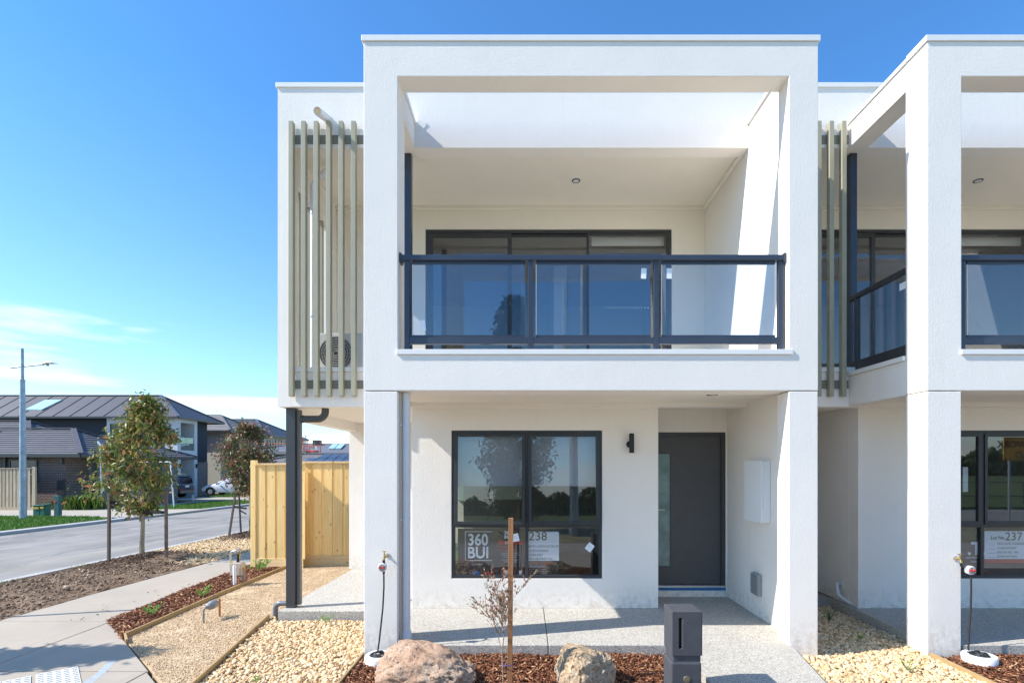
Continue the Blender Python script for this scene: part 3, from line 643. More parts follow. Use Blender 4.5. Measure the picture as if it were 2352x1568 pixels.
sheet('driveway', [(-45,22.2),(-19,21.92),(-17.6,21.62),(-16.36,21.0),(-16.36,26.9),(-18.0,26.3),(-19,26.3),(-45,26.6)], M['concrete_far'], 0.0, 0.14)
gp2 = [(-16.78,26.6),(-16.78,33.5),(-20.2,33.5),(-20.0,26.3),(-18,26.3)]
sheet('lawn', gp2, M['grass_base'], 0.0, 0.14, grid=0.6, amp=0.05)
grass_patch('grass', gp2, 420, 0.09, 'bright green grass strip beside the far kerb under the white frame', 0.02)
sheet('far_footpath', [(-21.6,26.32),(-20.25,26.32),(-20.4,70),(-21.75,70)], M['concrete_far'], 0.0, 0.14)
sheet('far_driveway', [(-40,36.2),(-16.78,34.4),(-16.78,38.8),(-40,39.2)], M['concrete_far'], 0.012, 0.14)
sheet('lawn', [(-16.8,38.9),(-20.3,38.9),(-20.3,60),(-16.8,60)], M['grass_base'], 0.0, 0.14, grid=0.8, amp=0.05)
grass_patch('grass', [(-16.8,38.9),(-24,38.9),(-24,44),(-16.8,44)], 160, 0.16, 'rough grass and weeds in front of the white hatchback', 0.03)
for i_, (px, py) in enumerate(((40,1335),(190,1300))):
    g = G(px, py)
    grass_patch('grass', [(g.x-.25,g.y-.3),(g.x+.25,g.y-.3),(g.x+.25,g.y+.3),(g.x-.25,g.y+.3)], 260, 0.04, ('small green weeds on the soil by the near kerb', 'second patch of small weeds along the soil kerb')[i_], 0.004)

# ------------------------------------------------------------------ the two white townhouses
FY = 5.35; WY = 6.65; MY = 6.756; DY = 7.36; BY = 8.26
def pane(name, x0, x1, z0, z1, y, parent, m=None, t=0.006):
    return box(name, m or M['glass'], x0, x1, y, y+t, z0, z1, parent)
def frame_bars(x0, x1, z0, z1, y0, y1, w, m, parent, name='frame'):
    """one rectangular ring of profile width w"""
    vs = []; 
    o = [(x0,z0),(x1,z0),(x1,z1),(x0,z1)]; h = [(x0+w,z0+w),(x1-w,z0+w),(x1-w,z1-w),(x0+w,z1-w)]
    vs = [(x,y0,z) for x,z in o+h] + [(x,y1,z) for x,z in o+h]; fs = []
    for i in range(4):
        j = (i+1) % 4
        fs += [(i,j,4+j,4+i), (8+i,12+i,12+j,8+j), (i,8+i,8+j,j), (4+i,4+j,12+j,12+i)]
    return MB().add(vs, fs).build(name, m, parent, bevel=0.003)

def townhouse(dx, first):
    lab = ('white rendered two storey townhouse with full balcony frame, dark front door and mailbox in front' if first
           else 'white rendered townhouse cut off by the right picture edge, its side beam sunlit')
    H = empty('townhouse', (dx, FY, 0), lab, 'house'); S = M['render']
    X = lambda x: x + dx
    LX = -3.218 if first else -2.833          # the second house starts at the first one's side wall
    LI = -3.05 if first else -2.833
    LI2 = -3.0445 if first else -2.833
    def B(name, m, x0, x1, y0, y1, z0, z1, bev=0.006, par=H): return box(name, m, X(x0), X(x1), y0, y1, z0, z1, par, bev)
    # front frame
    xr0, xr1 = (2.752, 3.055)
    B('pillar', S, -1.69, -1.338, FY, 5.655, -0.30, 2.652)
    B('pillar', S, xr0, xr1, FY, 5.60, -0.30, 2.652)
    B('beam', S, -1.692, xr1+0.002, 5.5805, 5.655, 2.660, 3.034)
    wall_hole('portal_frame', S, X(-1.692), X(xr1+.002), FY-.002, 5.58, 2.660, 6.300, X(-1.335), X(xr0+.002), 3.034, 5.9385, H, 0.006)
    B('pillar', S, -1.692, -1.336, 5.5805, 5.655, 3.0345, 5.9995)
    B('roof_capping', M['cap'], -1.712, xr1+0.022, FY-0.016, 5.62, 6.301, 6.363, 0.004)
    # side beams back to the house and the floor edge below the left side rail
    B('beam', S, -1.692, -1.442, 5.5805, WY-.0015, 6.0, 6.2995)
    B('roof_capping', M['cap'], -1.712, -1.42, 5.621, WY, 6.30, 6.345, 0.004)
    B('beam', S, -1.692, -1.50, 5.656, WY, 2.652, 3.034)
    B('sill', M['cap'], -1.72, -1.47, 5.66, WY-.005, 3.036, 3.088, 0.003)
    # right-hand wall, full height
    B('wall', S, 2.90, 3.053, 5.601, 6.6495, -0.30, 6.2985)
    B('wall', S, 2.90, 3.053, 6.650, 6.8605, -0.30, 2.6415, 0)
    B('wall', S, 2.90, 3.053, 6.650, 6.8605, 3.0955, 6.0025, 0)
    B('wall', S, 2.90, 3.053, 6.861, BY+4.5, -0.30, 6.2985, 0)
    B('roof_capping', M['cap'], 2.87, 3.075, 5.621, WY, 6.30, 6.345, 0.004)
    B('sill', M['cap'], -1.342 - 0.004, 2.79, FY-0.02, FY+0.26, 3.0345, 3.088, 0.004)
    # upper storey front: left strip, parapet over the recess, floor band
    if first: B('wall', S, -3.218, -3.045, WY, 6.8605, 2.642, 6.7795, 0)
    B('wall', S, LI2, 3.055, WY, 6.86, 6.003, 6.7795, 0)
    B('roof_capping', M['cap'], LX-(.02 if first else 0), 3.055, WY-0.018, 6.92, 6.7805, 6.84, 0.004)
    B('wall', S, LI2, 3.055, WY, 6.86, 2.642, 3.095)
    B('sill', M['cap'], LI2, -1.5, WY-0.016, 6.90, 3.0955, 3.155, 0.003)
    # side wall of the upper storey (left): band below, band above, back part; louvres between
    if first: B('wall', S, -3.218, -3.05, 6.861, 12.6, 2.50, 3.10)
    if first: B('wall', S, -3.218, -3.05, 6.861, 12.6, 5.62, 6.78)
    if first: B('wall', S, -3.218, -3.05, 8.0, 12.6, 3.1005, 5.619)
    B('wall', M['render_in'], LI, 2.899, 12.5, 12.65, 0.0, 6.78, 0)
    B('roof', M['metalroof2'], LI, 2.899, 6.86, 12.6, 6.35, 6.42, 0)
    # balcony floor, ceiling, soffits
    B('soffit', M['soffit'], -1.50, 2.899, 5.656, 6.755, 2.70, 2.80, 0)
    B('soffit', M['soffit'], 1.753, 2.899, 6.757, DY, 2.70, 2.80, 0)
    B('floor', M['soffit'], LI, 2.899, 6.861, BY, 3.00, 3.15, 0)
    B('floor', M['soffit'], -1.50, 2.899, 5.656, WY-.001, 2.86, 3.02, 0)
    B('soffit', M['soffit'], LI, -1.50, 6.861, 9.34, 2.655, 2.72, 0)
    B('ceiling', M['soffit'], LI, 2.899, 6.861, BY, 6.05, 6.12, 0)
    B('cornice', M['soffit'], LI, 2.898, BY-0.05, BY-0.001, 6.00, 6.049, 0.004)
    B('cornice', M['soffit'], 2.85, 2.8985, 6.862, BY-0.051, 6.00, 6.049, 0.004)
    B('cornice', M['soffit'], -1.50, 1.752, MY-0.03, MY-0.001, 2.665, 2.699, 0.004)
    # ground floor: main wall with the window, its return, entry recess, rear-left wall
    off = 0.0 if first else 0.13
    wx0, wx1, wz0, wz1 = -0.977+off, 1.011+off, 0.391, 2.344
    wall_hole('wall', M['render'], X(-1.5), X(1.752), MY, MY+0.20, 0.0, 2.6985, X(wx0), X(wx1), wz0, wz1, H)
    B('wall', M['render'], -1.5, -1.33, MY+.201, 9.34, 0.0, 2.6545, 0.004)
    B('wall', M['render'], LX, -1.331, 9.341, 9.50, 0.0, 2.6545, 0.004)
    B('wall', M['render'], 1.60, 1.751, MY+.201, DY+0.35, 0.0, 2.6985, 0.0)
    wall_hole('wall', M['render'], X(1.753), X(2.899), DY, DY+0.15, 0.0, 2.6985, X(1.80), X(2.880), 0.065, 2.361, H)
    # interior shell of the front room
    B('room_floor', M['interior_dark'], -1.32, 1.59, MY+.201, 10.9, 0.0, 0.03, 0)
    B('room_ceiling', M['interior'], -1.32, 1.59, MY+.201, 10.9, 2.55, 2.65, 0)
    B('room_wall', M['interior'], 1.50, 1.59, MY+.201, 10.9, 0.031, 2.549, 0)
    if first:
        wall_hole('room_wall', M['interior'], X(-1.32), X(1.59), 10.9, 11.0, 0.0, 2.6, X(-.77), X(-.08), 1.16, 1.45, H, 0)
        # window with bottom opening lights
        w = empty('window', (0,0,0)); w.parent = H; w.location = (0, MY-FY, 0); ORG[w.name] = Vector((X(0), MY, 0))
    else:
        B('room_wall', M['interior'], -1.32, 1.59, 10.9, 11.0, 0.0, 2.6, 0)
        w = empty('window', (0,0,0)); w.parent = H; w.location = (0, MY-FY, 0); ORG[w.name] = Vector((X(0), MY, 0))
    y0, y1 = MY+0.008, MY+0.075
    frame_bars(X(wx0)+.001, X(wx1)-.001, wz0+.001, wz1-.001, y0, y1, 0.042, M['frame'], w)
    cx = X((wx0+wx1)/2); tz = 1.085
    box('mullion', M['frame'], cx-0.022, cx+0.022, y0+.002, y1-.002, wz0+0.043, wz1-0.043, w, 0.003)
    for a, b_ in ((X(wx0)+.043, cx-.023), (cx+.023, X(wx1)-.043)):
        box('transom', M['frame'], a, b_, y0+.004, y1-.004, tz-0.022, tz+0.022, w, 0.003)
        sh = frame_bars(a+.001, b_-.001, tz+0.023, wz1-0.044, y0-.012, y1-.03, 0.038, M['frame'], w, 'sash')
        pn = pane('pane', a+.036, b_-.036, tz+0.056, wz1-0.078, y0+.01, w)
        if first:                                   # awning sashes stand a little open at the bottom
            for o in (sh, pn):
                for v in o.data.vertices: v.co.y -= math.tan(R(2.35))*((wz1-0.044)-v.co.z)
        pane('pane', a-.002, b_+.002, wz0+0.040, tz-0.020, y0+.03, w)
    box('sill', M['cap'], X(wx0)+.002, X(wx1)-.002, MY+.077, MY+0.199, wz0+.001, wz0+0.012, w)
    if first: B('blind', M['blind'], wx0+.05, wx1-.05, MY+0.12, MY+0.126, 1.63, 2.33, 0, w)
    if first: B('blind_rail', M['blind'], wx0+.05, wx1-.05, MY+0.115, MY+0.131, 1.605, 1.6295, 0.003, w)
    # front door
    d = empty('door', (0,0,0)); d.parent = H; d.location = (2.35, DY-FY, 0); ORG[d.name] = Vector((X(2.35), DY, 0))
    fr = [(1.801,2.359,2.879)]
    B('door_frame', M['char'], 2.822, 2.878, DY+.01, DY+.12, 0.125, 2.359, 0.003, d)
    B('door_frame', M['char'], 1.802, 2.821, DY+.011, DY+.12, 2.315, 2.359, 0.003, d)
    B('door_frame', M['char'], 1.802, 1.85, DY+.01, DY+.12, 0.125, 2.3145, 0.003, d)
    wall_hole('leaf', M['door'], X(1.851), X(2.821), DY+.05, DY+.09, 0.165, 2.3145, X(1.905), X(2.095), 0.43, 2.05, d, 0.002)
    pane('sidelight', X(1.905), X(2.095), 0.43, 2.05, DY+.065, d, M['frost'], 0.01)
    B('threshold', M['silver'], 1.802, 2.879, DY-.01, DY+.049, 0.130, 0.160, 0.003, d)
    B('tape', M['blue'], 1.803, 2.876, DY-.004, DY+.02, 0.090, 0.128, 0, d)
    B('sill', M['render'], 1.80, 2.88, DY-.012, DY+.14, 0.0, 0.0885, 0.003, d)
    h_ = MB(); h_.tube([(X(1.872), DY+.05, 1.245),(X(1.872), DY+.0, 1.245),(X(2.00), DY+.0, 1.245)], 0.010, 8); h_.build('handle', M['silver'], d, True)
    B('lock_plate', M['silver'], 1.856, 1.888, DY+.043, DY+.0498, 1.10, 1.36, 0.002, d)
    # balcony back wall with sliding door
    sx0, sx1, sz = -1.615, 2.36, 5.694
    B('wall', M['render_in'], LI, sx0-.001, BY, BY+.12, 3.15, 6.05, 0.003)
    B('wall', M['render_in'], sx1+.001, 2.899, BY, BY+.12, 3.15, 6.05, 0.003)
    B('wall', M['render_in'], sx0-.001, sx1+.001, BY+.0, BY+.12, sz+.001, 6.05, 0.003)
    sd_ = empty('sliding_door', (0,0,0)); sd_.parent = H; sd_.location = (0.37, BY-FY, 0); ORG[sd_.name] = Vector((X(0.37), BY, 0))
    frame_bars(X(sx0), X(sx1), 3.16, sz, BY+.02, BY+.13, 0.05, M['frame'], sd_)
    ww = (sx1-sx0-.1)/3; xs = [sx0+.05+i*ww for i in range(4)]
    for i in range(3):
        yy = BY+.03 + (0.035 if i == 1 else 0.0); e0 = xs[i] - (0.0 if i == 0 else 0.02); e1 = xs[i+1] + (0.0 if i == 2 else 0.02)
        if i == 0: e1 += .03
        frame_bars(X(e0)+.002*i, X(e1)-.001*i, 3.212, sz-.052, yy, yy+.03, (0.068,0.042,0.03)[i], M['frame'], sd_, 'sash')
        pane('pane', X(e0)+.03, X(e1)-.028, 3.24, sz-.08, yy+.012, sd_)
    if first:
        sb = MB()
        for k in range(14): sb.lathe([(0.011, 0), (0.011, 0.0008)], (X(1.30+k*.053), BY+.043, 4.44), 10, 'y')
        o = sb.build('safety_dots', M['paper'], sd_); o['kind'] = 'stuff'
    # upstairs room behind it
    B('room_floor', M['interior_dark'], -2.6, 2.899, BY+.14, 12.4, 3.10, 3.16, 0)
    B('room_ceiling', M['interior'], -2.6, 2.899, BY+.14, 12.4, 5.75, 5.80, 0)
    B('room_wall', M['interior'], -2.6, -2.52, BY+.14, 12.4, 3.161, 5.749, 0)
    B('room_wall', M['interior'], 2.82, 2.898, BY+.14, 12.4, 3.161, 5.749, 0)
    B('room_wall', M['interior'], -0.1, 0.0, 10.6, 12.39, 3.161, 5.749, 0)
    B('roller_blind', M['cap'], 1.09, 2.28, BY+.18, BY+.19, 5.50, 5.64, 0)
    if first:
        B('kitchen_bench', plain('walnut_panel', (0.12,0.05,0.02), 0.5, var=0.2), -0.75, 0.35, 10.1, 10.59, 3.161, 4.20, 0.003)
        B('room_wall', M['farwhite'], 0.55, 0.80, 9.9, 12.39, 3.161, 5.749, 0)
    # dark post at the balcony corner
    B('post', M['navy'], -1.60, -1.51, WY+.11, WY+.20, 3.16, 6.002, 0.004)
    # louvre screen across the balcony end
    sc_ = empty('louvre_screen', (0,0,0)); sc_.parent = H; sc_.location = (-2.3, 6.5-FY, 0); ORG[sc_.name] = Vector((X(-2.3), 6.5, 0))
    B('rail', M['slat_dark'], LI+.005, -1.70, 6.6385, 6.6495, 6.048, 6.160, 0.003, sc_)
    B('rail', M['slat_dark'], LI+.005, -1.70, 6.6385, 6.6495, 2.875, 2.985, 0.003, sc_)
    z0, z1 = 2.77, 6.30
    sl = MB().box(-0.029, 0.029, -0.034, 0.034, z0, z1).build('slat', M['slat'], sc_, bevel=0.003)
    sl.data.name = 'slat'
    xs_ = [-3.014 + 0.1605*i for i in range(6)] if first else [-2.76 + 0.1605*i for i in range(7)]
    # mesh holds coordinates relative to the screen's origin only through its own location
    for v in sl.data.vertices: v.co = v.co + Vector(ORG[sc_.name])
    for i, x in enumerate(xs_):
        o = sl if i == 0 else sl.copy()
        if i: COL.objects.link(o); o.parent = sc_
        o.location = Vector((X(x)+.0, 6.603, 0)) - Vector(ORG[sc_.name])
    # side louvres on the left flank
    so_ = None
    if first:
        so_ = empty('louvre_screen', (0,0,0)); so_.parent = H; so_.location = (-3.13, 7.4-FY, 0); ORG[so_.name] = Vector((X(-3.13), 7.4, 0))
    for i in range(5 if first else 0):
        y = 7.02 + i*0.2
        B('slat', M['slat'], -3.165, -3.10, y, y+.05, 3.101, 5.618, 0.003, so_)
    # balustrade: front run and left return
    bal = empty('balustrade', (0,0,0)); bal.parent = H; bal.location = (0.7, 5.45-FY, 3.0); ORG[bal.name] = Vector((X(0.7), 5.45, 3.0))
    for x in (-1.257, 0.055, 1.388, 2.708):
        B('post', M['navy'], x-.027, x+.027, 5.42, 5.47, 3.089, 4.044, 0.003, bal)
    B('top_rail', M['navy'], -1.333, 2.75, 5.405, 5.485, 4.0445, 4.104, 0.006, bal)
    px_ = (-1.257, 0.055, 1.388, 2.708)
    for i, (a, b_) in enumerate(zip(px_[:-1], px_[1:])):
        a += .0275; b_ -= .0275
        B('bottom_rail', M['navy'], a, b_, 5.422, 5.468, 3.165, 3.235, 0.003, bal)
        B('channel', M['navy'], a+.03, b_-.03, 5.436, 5.454, 4.012, 4.0435, 0, bal)
        B('channel', M['navy'], a+.03, b_-.03, 5.436, 5.454, 3.2355, 3.262, 0, bal)
        pane('pane', X(a+.035), X(b_-.035), 3.255, 4.02, 5.442, bal, M['bglass'], 0.008)
        B('pane_edge', M['soffit'], a+.027, a+.0345, 5.437, 5.453, 3.262, 4.011, 0, bal)
    for x in (-1.3335, 2.727): B('bracket', M['navy'], x, x+.024, 5.395, 5.50, 4.02, 4.12, 0.003, bal)
    # left return rail
    B('side_rail', M['frame'], -1.62, -1.56, 5.66, WY+.10, 4.0445, 4.104, 0.004, bal)
    B('side_rail', M['frame'], -1.615, -1.565, 5.66, WY+.10, 3.12, 3.235, 0.003, bal)
    box('pane', M['bglass'], X(-1.594), X(-1.586), 5.69, WY+.06, 3.24, 4.04, bal)
    B('post', M['frame'], -1.617, -1.563, WY-.04, WY+.01, 3.09, 4.044, 0.003, bal)
    # labels on the glass
    if first:
        for (px, py, rz) in ((1478.5,628,3),(1537,628,0),(971,747,-6)):
            p = U(px, py, 5.4405)
            q = MB().box(-.028,.028,-.0005,.0,-.055,.055).build('sticker', M['paper'], bal); q.location = p - Vector(ORG[bal.name]); q.rotation_euler = (0, R(rz), 0)
            for v in q.data.vertices: v.co += Vector(ORG[bal.name])
    else:
        p = Vector((X(-1.5855), 5.85, 3.9))
        q = box('sticker', M['paper'], X(-1.5945-.001), X(-1.5945), 5.78, 5.88, 3.88, 3.96, bal)
    # downlights in the soffits
    for (x, y, z) in ((0.74, 7.50, 6.05), (2.17, 5.95, 2.70)):
        dl = MB().lathe([(0.062, 0.0), (0.062, -0.006), (0.046, -0.008), (0.044, -0.002)], (X(x), y, z-.0005), 24).build('downlight', M['char'], H, True)
        MB().lathe([(0.043, -0.003), (0.043, -0.0075), (0.01, -0.008)], (X(x), y, z), 20).build('lens', M['farwhite'], dl, True)
    # scupper / overflow outlet on the parapet
    return H
H1 = townhouse(0.0, True); H2 = townhouse(5.89, False)
# window to the left of the second house continues: its front wall goes on beyond the frame
box('wall', M['render'], 8.95, 12.0, 5.6, 6.0, -0.3, 6.3, H2, 0.006)

# ------------------------------------------------------------------ fittings on the houses
def outlet_pipe():
    e = empty('overflow_pipe', (-2.69, WY, 5.25), 'white overflow pipe stub sticking out of the parapet above the louvres', 'pipe')
    a = U(762, 300, WY); a.y = WY + 0.02; p = Vector((-2.56, WY+.02, 6.30)); q = p + Vector((0.0, -0.52, 0.10))
    p = Vector((-2.573, WY+.02, 6.385)); q = Vector((-2.573, WY-.32, 6.255))
    n = 20; mb = MB(); r1, r2 = 0.050, 0.044; d = (q-p).normalized(); u = d.cross(Vector((0,0,1))).normalized(); w = u.cross(d)
    ring = lambda c, r: [c + (u*math.cos(2*math.pi*k/n)+w*math.sin(2*math.pi*k/n))*r for k in range(n)]
    vs = ring(p, r1) + ring(q, r1) + ring(q, r2) + ring(p, r2); fs = []
    for j in range(3):
        for k in range(n): fs.append((j*n+k, j*n+(k+1)%n, (j+1)*n+(k+1)%n, (j+1)*n+k))
    mb.add(vs, fs).build('pipe', M['pvc'], e, True)
    c_ = q.lerp(p, .06); MB().add([tuple(v) for v in ring(c_, r2)], [tuple(range(n))]).build('lit_inside_disc', plain('tan_lit_inside', (0.85,0.66,0.42), .6), e)  # tan disc near the mouth: the sunlit inside of the pipe put into colour
    return e
outlet_pipe()
def downpipe():
    x, y = -1.283, 5.50
    e = empty('downpipe', (x, y, 0), 'round white downpipe behind the left white pillar', 'downpipe')
    MB().tube([(x,y,0.02),(x,y,2.655)], 0.046, 18).build('pipe', M['pvc'], e, True)
    MB().tube([(x,y,0.005),(x,y,0.10),(x,y,0.12)], [0.057,0.057,0.047], 18).build('collar', M['pvc'], e, True)
    MB().tube([(x,y,1.30),(x,y,1.32)], 0.048, 18).build('joint', M['pvc'], e, True)
    e2 = empty('conduit', (x-.07, y-.02, 0), 'thin cream conduit between the downpipe and the white pillar', 'conduit')
    MB().tube([(-1.325,5.44,0.01),(-1.325,5.44,2.655)], 0.0085, 8).build('pipe', M['pvc_cream'], e2, True)
    for z in (1.30, 2.30): MB().box(-1.337,-1.312,5.425,5.455,z,z+.012).build('clip', M['pvc'], e2)
downpipe()
def carport_post():
    e = empty('steel_post', (-3.10, 6.78, 0), 'tall charcoal steel post with a square downpipe under the overhanging corner', 'post')
    box('shaft', M['char'], -3.165, -3.045, 6.76, 6.85, 0.0, 2.6415, e, 0.004)
    MB().box(-3.044,-2.992,6.80,6.87,0.03,2.62).build('downpipe', plain('grey_brown_downpipe', (0.13,0.125,0.115), 0.45), e, bevel=0.010)
    g = plain('dark_grey_pvc', (0.055,0.055,0.055), 0.4)
    pts = [(-2.99,6.83,2.50),(-2.77,6.83,2.50)] + [(-2.77+0.10*math.sin(t), 6.83, 2.60-0.10*math.cos(t)) for t in (0.3,0.6,0.9,1.2,1.5)] + [(-2.67,6.83,2.653)]
    MB().tube(pts, 0.047, 16).build('elbow', g, e, True)
    MB().tube([(-2.99,6.83,2.50),(-2.955,6.83,2.50)], 0.051, 16).build('coupling', g, e, True)
    g2 = plain('mid_grey_pvc', (0.16,0.165,0.18), 0.35)
    pts = [(-3.165,6.80,0.055),(-3.25,6.80,0.055)] + [(-3.25-0.07*math.sin(t), 6.80, -0.015+0.07*math.cos(t)) for t in (0.3,0.7,1.1,1.5)] + [(-3.32,6.80,-0.12)]
    MB().tube(pts, 0.035, 14).build('foot_pipe', g2, e, True)
carport_post()
def hose_set(x, zt, label_s, side=0):
    y = FY - 0.003
    e = empty('garden_tap', (x, y, zt), 'brass garden tap ' + label_s, 'tap', 'garden taps with timers')
    MB().lathe([(0.024,0),(0.024,0.004),(0.012,0.006)], (x+.014, y, zt), 16, 'y').build('wall_plate', M['silver'], e, True)
    MB().tube([(x+.014,y,zt),(x+.014,y-.05,zt),(x+.0,y-.085,zt-.01),(x,y-.09,zt-.04)], [0.012,0.012,0.012,0.012], 12).build('body', M['brass'], e, True)
    MB().tube([(x,y-.07,zt+.0),(x,y-.07,zt+.05)], [0.010,0.007], 10).build('spindle', M['brass'], e, True)
    MB().bar((x-.026,y-.07,zt+.054),(x+.026,y-.07,zt+.054), .010, .007).build('tee_handle', M['brass'], e, bevel=0.002)
    t = empty('tap_timer', (x-.01+side, y-.09, zt-.09), 'round white tap timer with two red dials ' + label_s, 'tap timer', 'round tap timers')
    cx, cz = x-.012+side, zt-.105
    MB().tube([(x,y-.09,zt-.03),(x,y-.09,zt-.065)], 0.014, 12).build('connector', M['black'], t, True)
    MB().lathe([(0.030,-0.035),(0.043,-0.03),(0.046,0.0),(0.044,0.012),(0.036,0.016)], (cx, y-.10, cz), 24, 'y').build('housing', M['white'], t, True)
    MB().lathe([(0.038,0.0165),(0.036,0.019)], (cx, y-.10, cz), 24, 'y').build('face', M['grey_box'], t, True)
    for s in (-1, 1): MB().lathe([(0.013,0.0),(0.012,0.012)], (cx+s*.018, y-.119, cz+.002), 14, 'y').build('dial', M['red'], t, True)
    MB().tube([(cx+.012,y-.09,cz-.04),(cx+.012,y-.09,cz-.065)], 0.012, 10).build('nut', M['black'], t, True)
    bx = x - 0.005 + (0.0 if side == 0 else 0.07)
    h = MB().tube([Vector((cx+.012,y-.09,cz-.06)) + Vector((dx_, dy_, -dz_)) for dx_, dy_, dz_ in ((0,0,0),(0.001,0,.15),(-.008,-.005,.35),(-.028,-.01,.55),(-.045,-.02,.72),(-.06,-.04,.84))], 0.0085, 8).build('hose', M['rubber'], smooth=True)
    tag(h, 'black hose hanging from the tap timer ' + label_s, 'hose', 'hoses on the pillars')
    bz = -0.07; by = 5.12
    bw = empty('hose_bowl', (bx, by, bz), 'round white drainage bowl on the mulch ' + label_s, 'bowl', 'white bowls under the hoses')
    MB().lathe([(0.10,-0.02),(0.142,-0.015),(0.146,0.045),(0.138,0.06),(0.10,0.063),(0.095,0.045)], (bx, by, bz), 28).build('bowl', M['white'], bw, True)
    mb = MB()
    for k in range(5):
        r = 0.085 - k*0.011
        pts = [(bx + r*math.cos(t), by + r*math.sin(t)*0.95, bz + 0.058 + 0.005*k + 0.008*math.sin(3*t+k)) for t in np.linspace(0, 6.283, 20)]
        mb.tube(pts, 0.006, 6)
    o = mb.build('hose_coil', M['rubber'], bw, True); o['kind'] = 'stuff'
hose_set(-1.455, 0.94, 'on the left pillar of the near townhouse')
hose_set(4.475, 0.91, 'on the pillar at the right picture side', 0.10)
def meter_box():
    e = empty('meter_box', (2.85, 6.28, 1.56), 'white meter box on the porch side wall', 'meter box')
    box('body', M['white'], 2.80, 2.898, 6.05, 6.51, 1.20, 1.93, e, 0.006)
    box('lid', M['white'], 2.782, 2.7995, 6.045, 6.515, 1.195, 1.938, e, 0.004)
    for z in (1.30, 1.80): box('hinge', M['white'], 2.776, 2.812, 6.032, 6.0445, z-.04, z+.05, e, 0.002)
    k = 0
    for z in (1.83, 1.34):
        for r_, ys in ((0, (6.22,6.28,6.34)), (1, (6.19,6.25,6.31,6.37))):
            for y in ys: box('vent', M['cap'], 2.779, 2.7815, y, y+.035, z-.02*r_, z-.02*r_+.006, e)
    g = empty('junction_box', (2.87, 6.37, 0.41), 'small grey junction box low on the porch side wall', 'junction box')
    box('body', M['grey_box'], 2.845, 2.898, 6.27, 6.47, 0.275, 0.54, g, 0.006)
    box('lid', plain('darker_grey_lid', (0.22,0.225,0.23), 0.5), 2.834, 2.8445, 6.285, 6.455, 0.29, 0.525, g, 0.005)
    box('latch', M['grey_box'], 2.838, 2.85, 6.36, 6.39, 0.541, 0.565, g, 0.002)
    for z in (0.33, 0.47): box('hinge', M['grey_box'], 2.842, 2.862, 6.258, 6.2695, z, z+.03, g, 0.002)
meter_box()
def wall_light():
    x, y = 1.385, MY
    e = empty('wall_light', (x, y, 2.17), 'slim black up and down wall light beside the window', 'wall light')
    box('body', M['black'], x-.028, x+.028, y-.10, y-.045, 2.045, 2.30, e, 0.006)
    MB().lathe([(0.045,0),(0.045,0.03),(0.03,0.045)], (x-.012, y, 2.16), 20, 'y').build('base', M['black'], e, True)
wall_light()
def ac_unit():
    x0, x1, y0, y1, z0, z1 = -2.985, -2.17, 7.40, 7.70, 3.22, 3.795
    e = empty('air_conditioner', ((x0+x1)/2, y0, z0), 'white outdoor air conditioner with round fan grille behind the louvres', 'air conditioner')
    box('casing', plain('shade_greyed_casing', (0.52,0.51,0.48), 0.5), x0, x1, y0, y1, z0, z1, e, 0.012)  # white casing greyed in its colour to stand in for the shade there
    cx, cz = -2.735, 3.50
    MB().lathe([(0.245,0.0),(0.24,0.006),(0.225,0.001)], (cx, y0-.001, cz), 40, 'y').build('fan_well', plain('fan_dark', (0.10,0.10,0.10), 0.6), e, True)
    mb = MB()
    for r in np.arange(0.035, 0.24, 0.034):
        mb.tube([(cx+r*math.cos(t), y0-.016, cz+r*math.sin(t)) for t in np.linspace(0, 6.283, 36)], 0.0035, 5, False)
    for k in range(24):
        t = k*math.pi/12; mb.tube([(cx+.03*math.cos(t),y0-.014,cz+.03*math.sin(t)),(cx+.24*math.cos(t),y0-.012,cz+.24*math.sin(t))], 0.0018, 4, False)
    o = mb.build('grille', plain('grille_wire', (0.42,0.41,0.38), 0.5), e, True); o['kind'] = 'stuff'
    for x in (x0+.08, x1-.12): box('foot', M['black'], x, x+.05, y0+.02, y1-.02, 3.15, z0-.001, e)
    p = empty('drain_pipe', (-2.93, 7.2, 3.2), 'pale vertical drain pipe seen between the louvre slats', 'pipe')
    MB().tube([(-2.90,7.00,3.17),(-2.90,7.00,5.70),(-2.86,7.02,5.80),(-2.70,7.1,6.0)], 0.042, 14).build('pipe', M['pvc'], p, True)
    for z in (3.9, 5.3): MB().lathe([(0.047,0),(0.047,0.02)], (-2.90,7.00,z), 14).build('clamp', M['silver'], p, True)
ac_unit()
for k, (x, lab) in enumerate(((-1.40, 'small aerial bracket where the left side beam meets the parapet'), (4.43, 'small bracket where the sunlit side beam meets the parapet'))):
    e = empty('bracket', (x, WY, 6.35), lab, 'bracket')
    MB().tube([(x,WY-.02,6.30),(x+.005,WY-.03,6.40)], 0.004, 6).build('stem', M['silver'], e)
    MB().lathe([(0.006,0),(0.008,0.008),(0.004,0.016)], (x+.005,WY-.03,6.40), 10).build('head', M['silver'], e, True)
pe = empty('waste_pipe', (4.37, 7.1, 0), 'white waste pipe elbow at the foot of the second townhouse', 'pipe')
MB().tube([(4.41,7.15,0.23),(4.33,7.12,0.245),(4.31,7.08,0.20),(4.31,7.05,0.10),(4.38,6.95,0.03),(4.46,6.85,-0.03)], 0.024, 12).build('pipe', M['pvc'], pe, True)

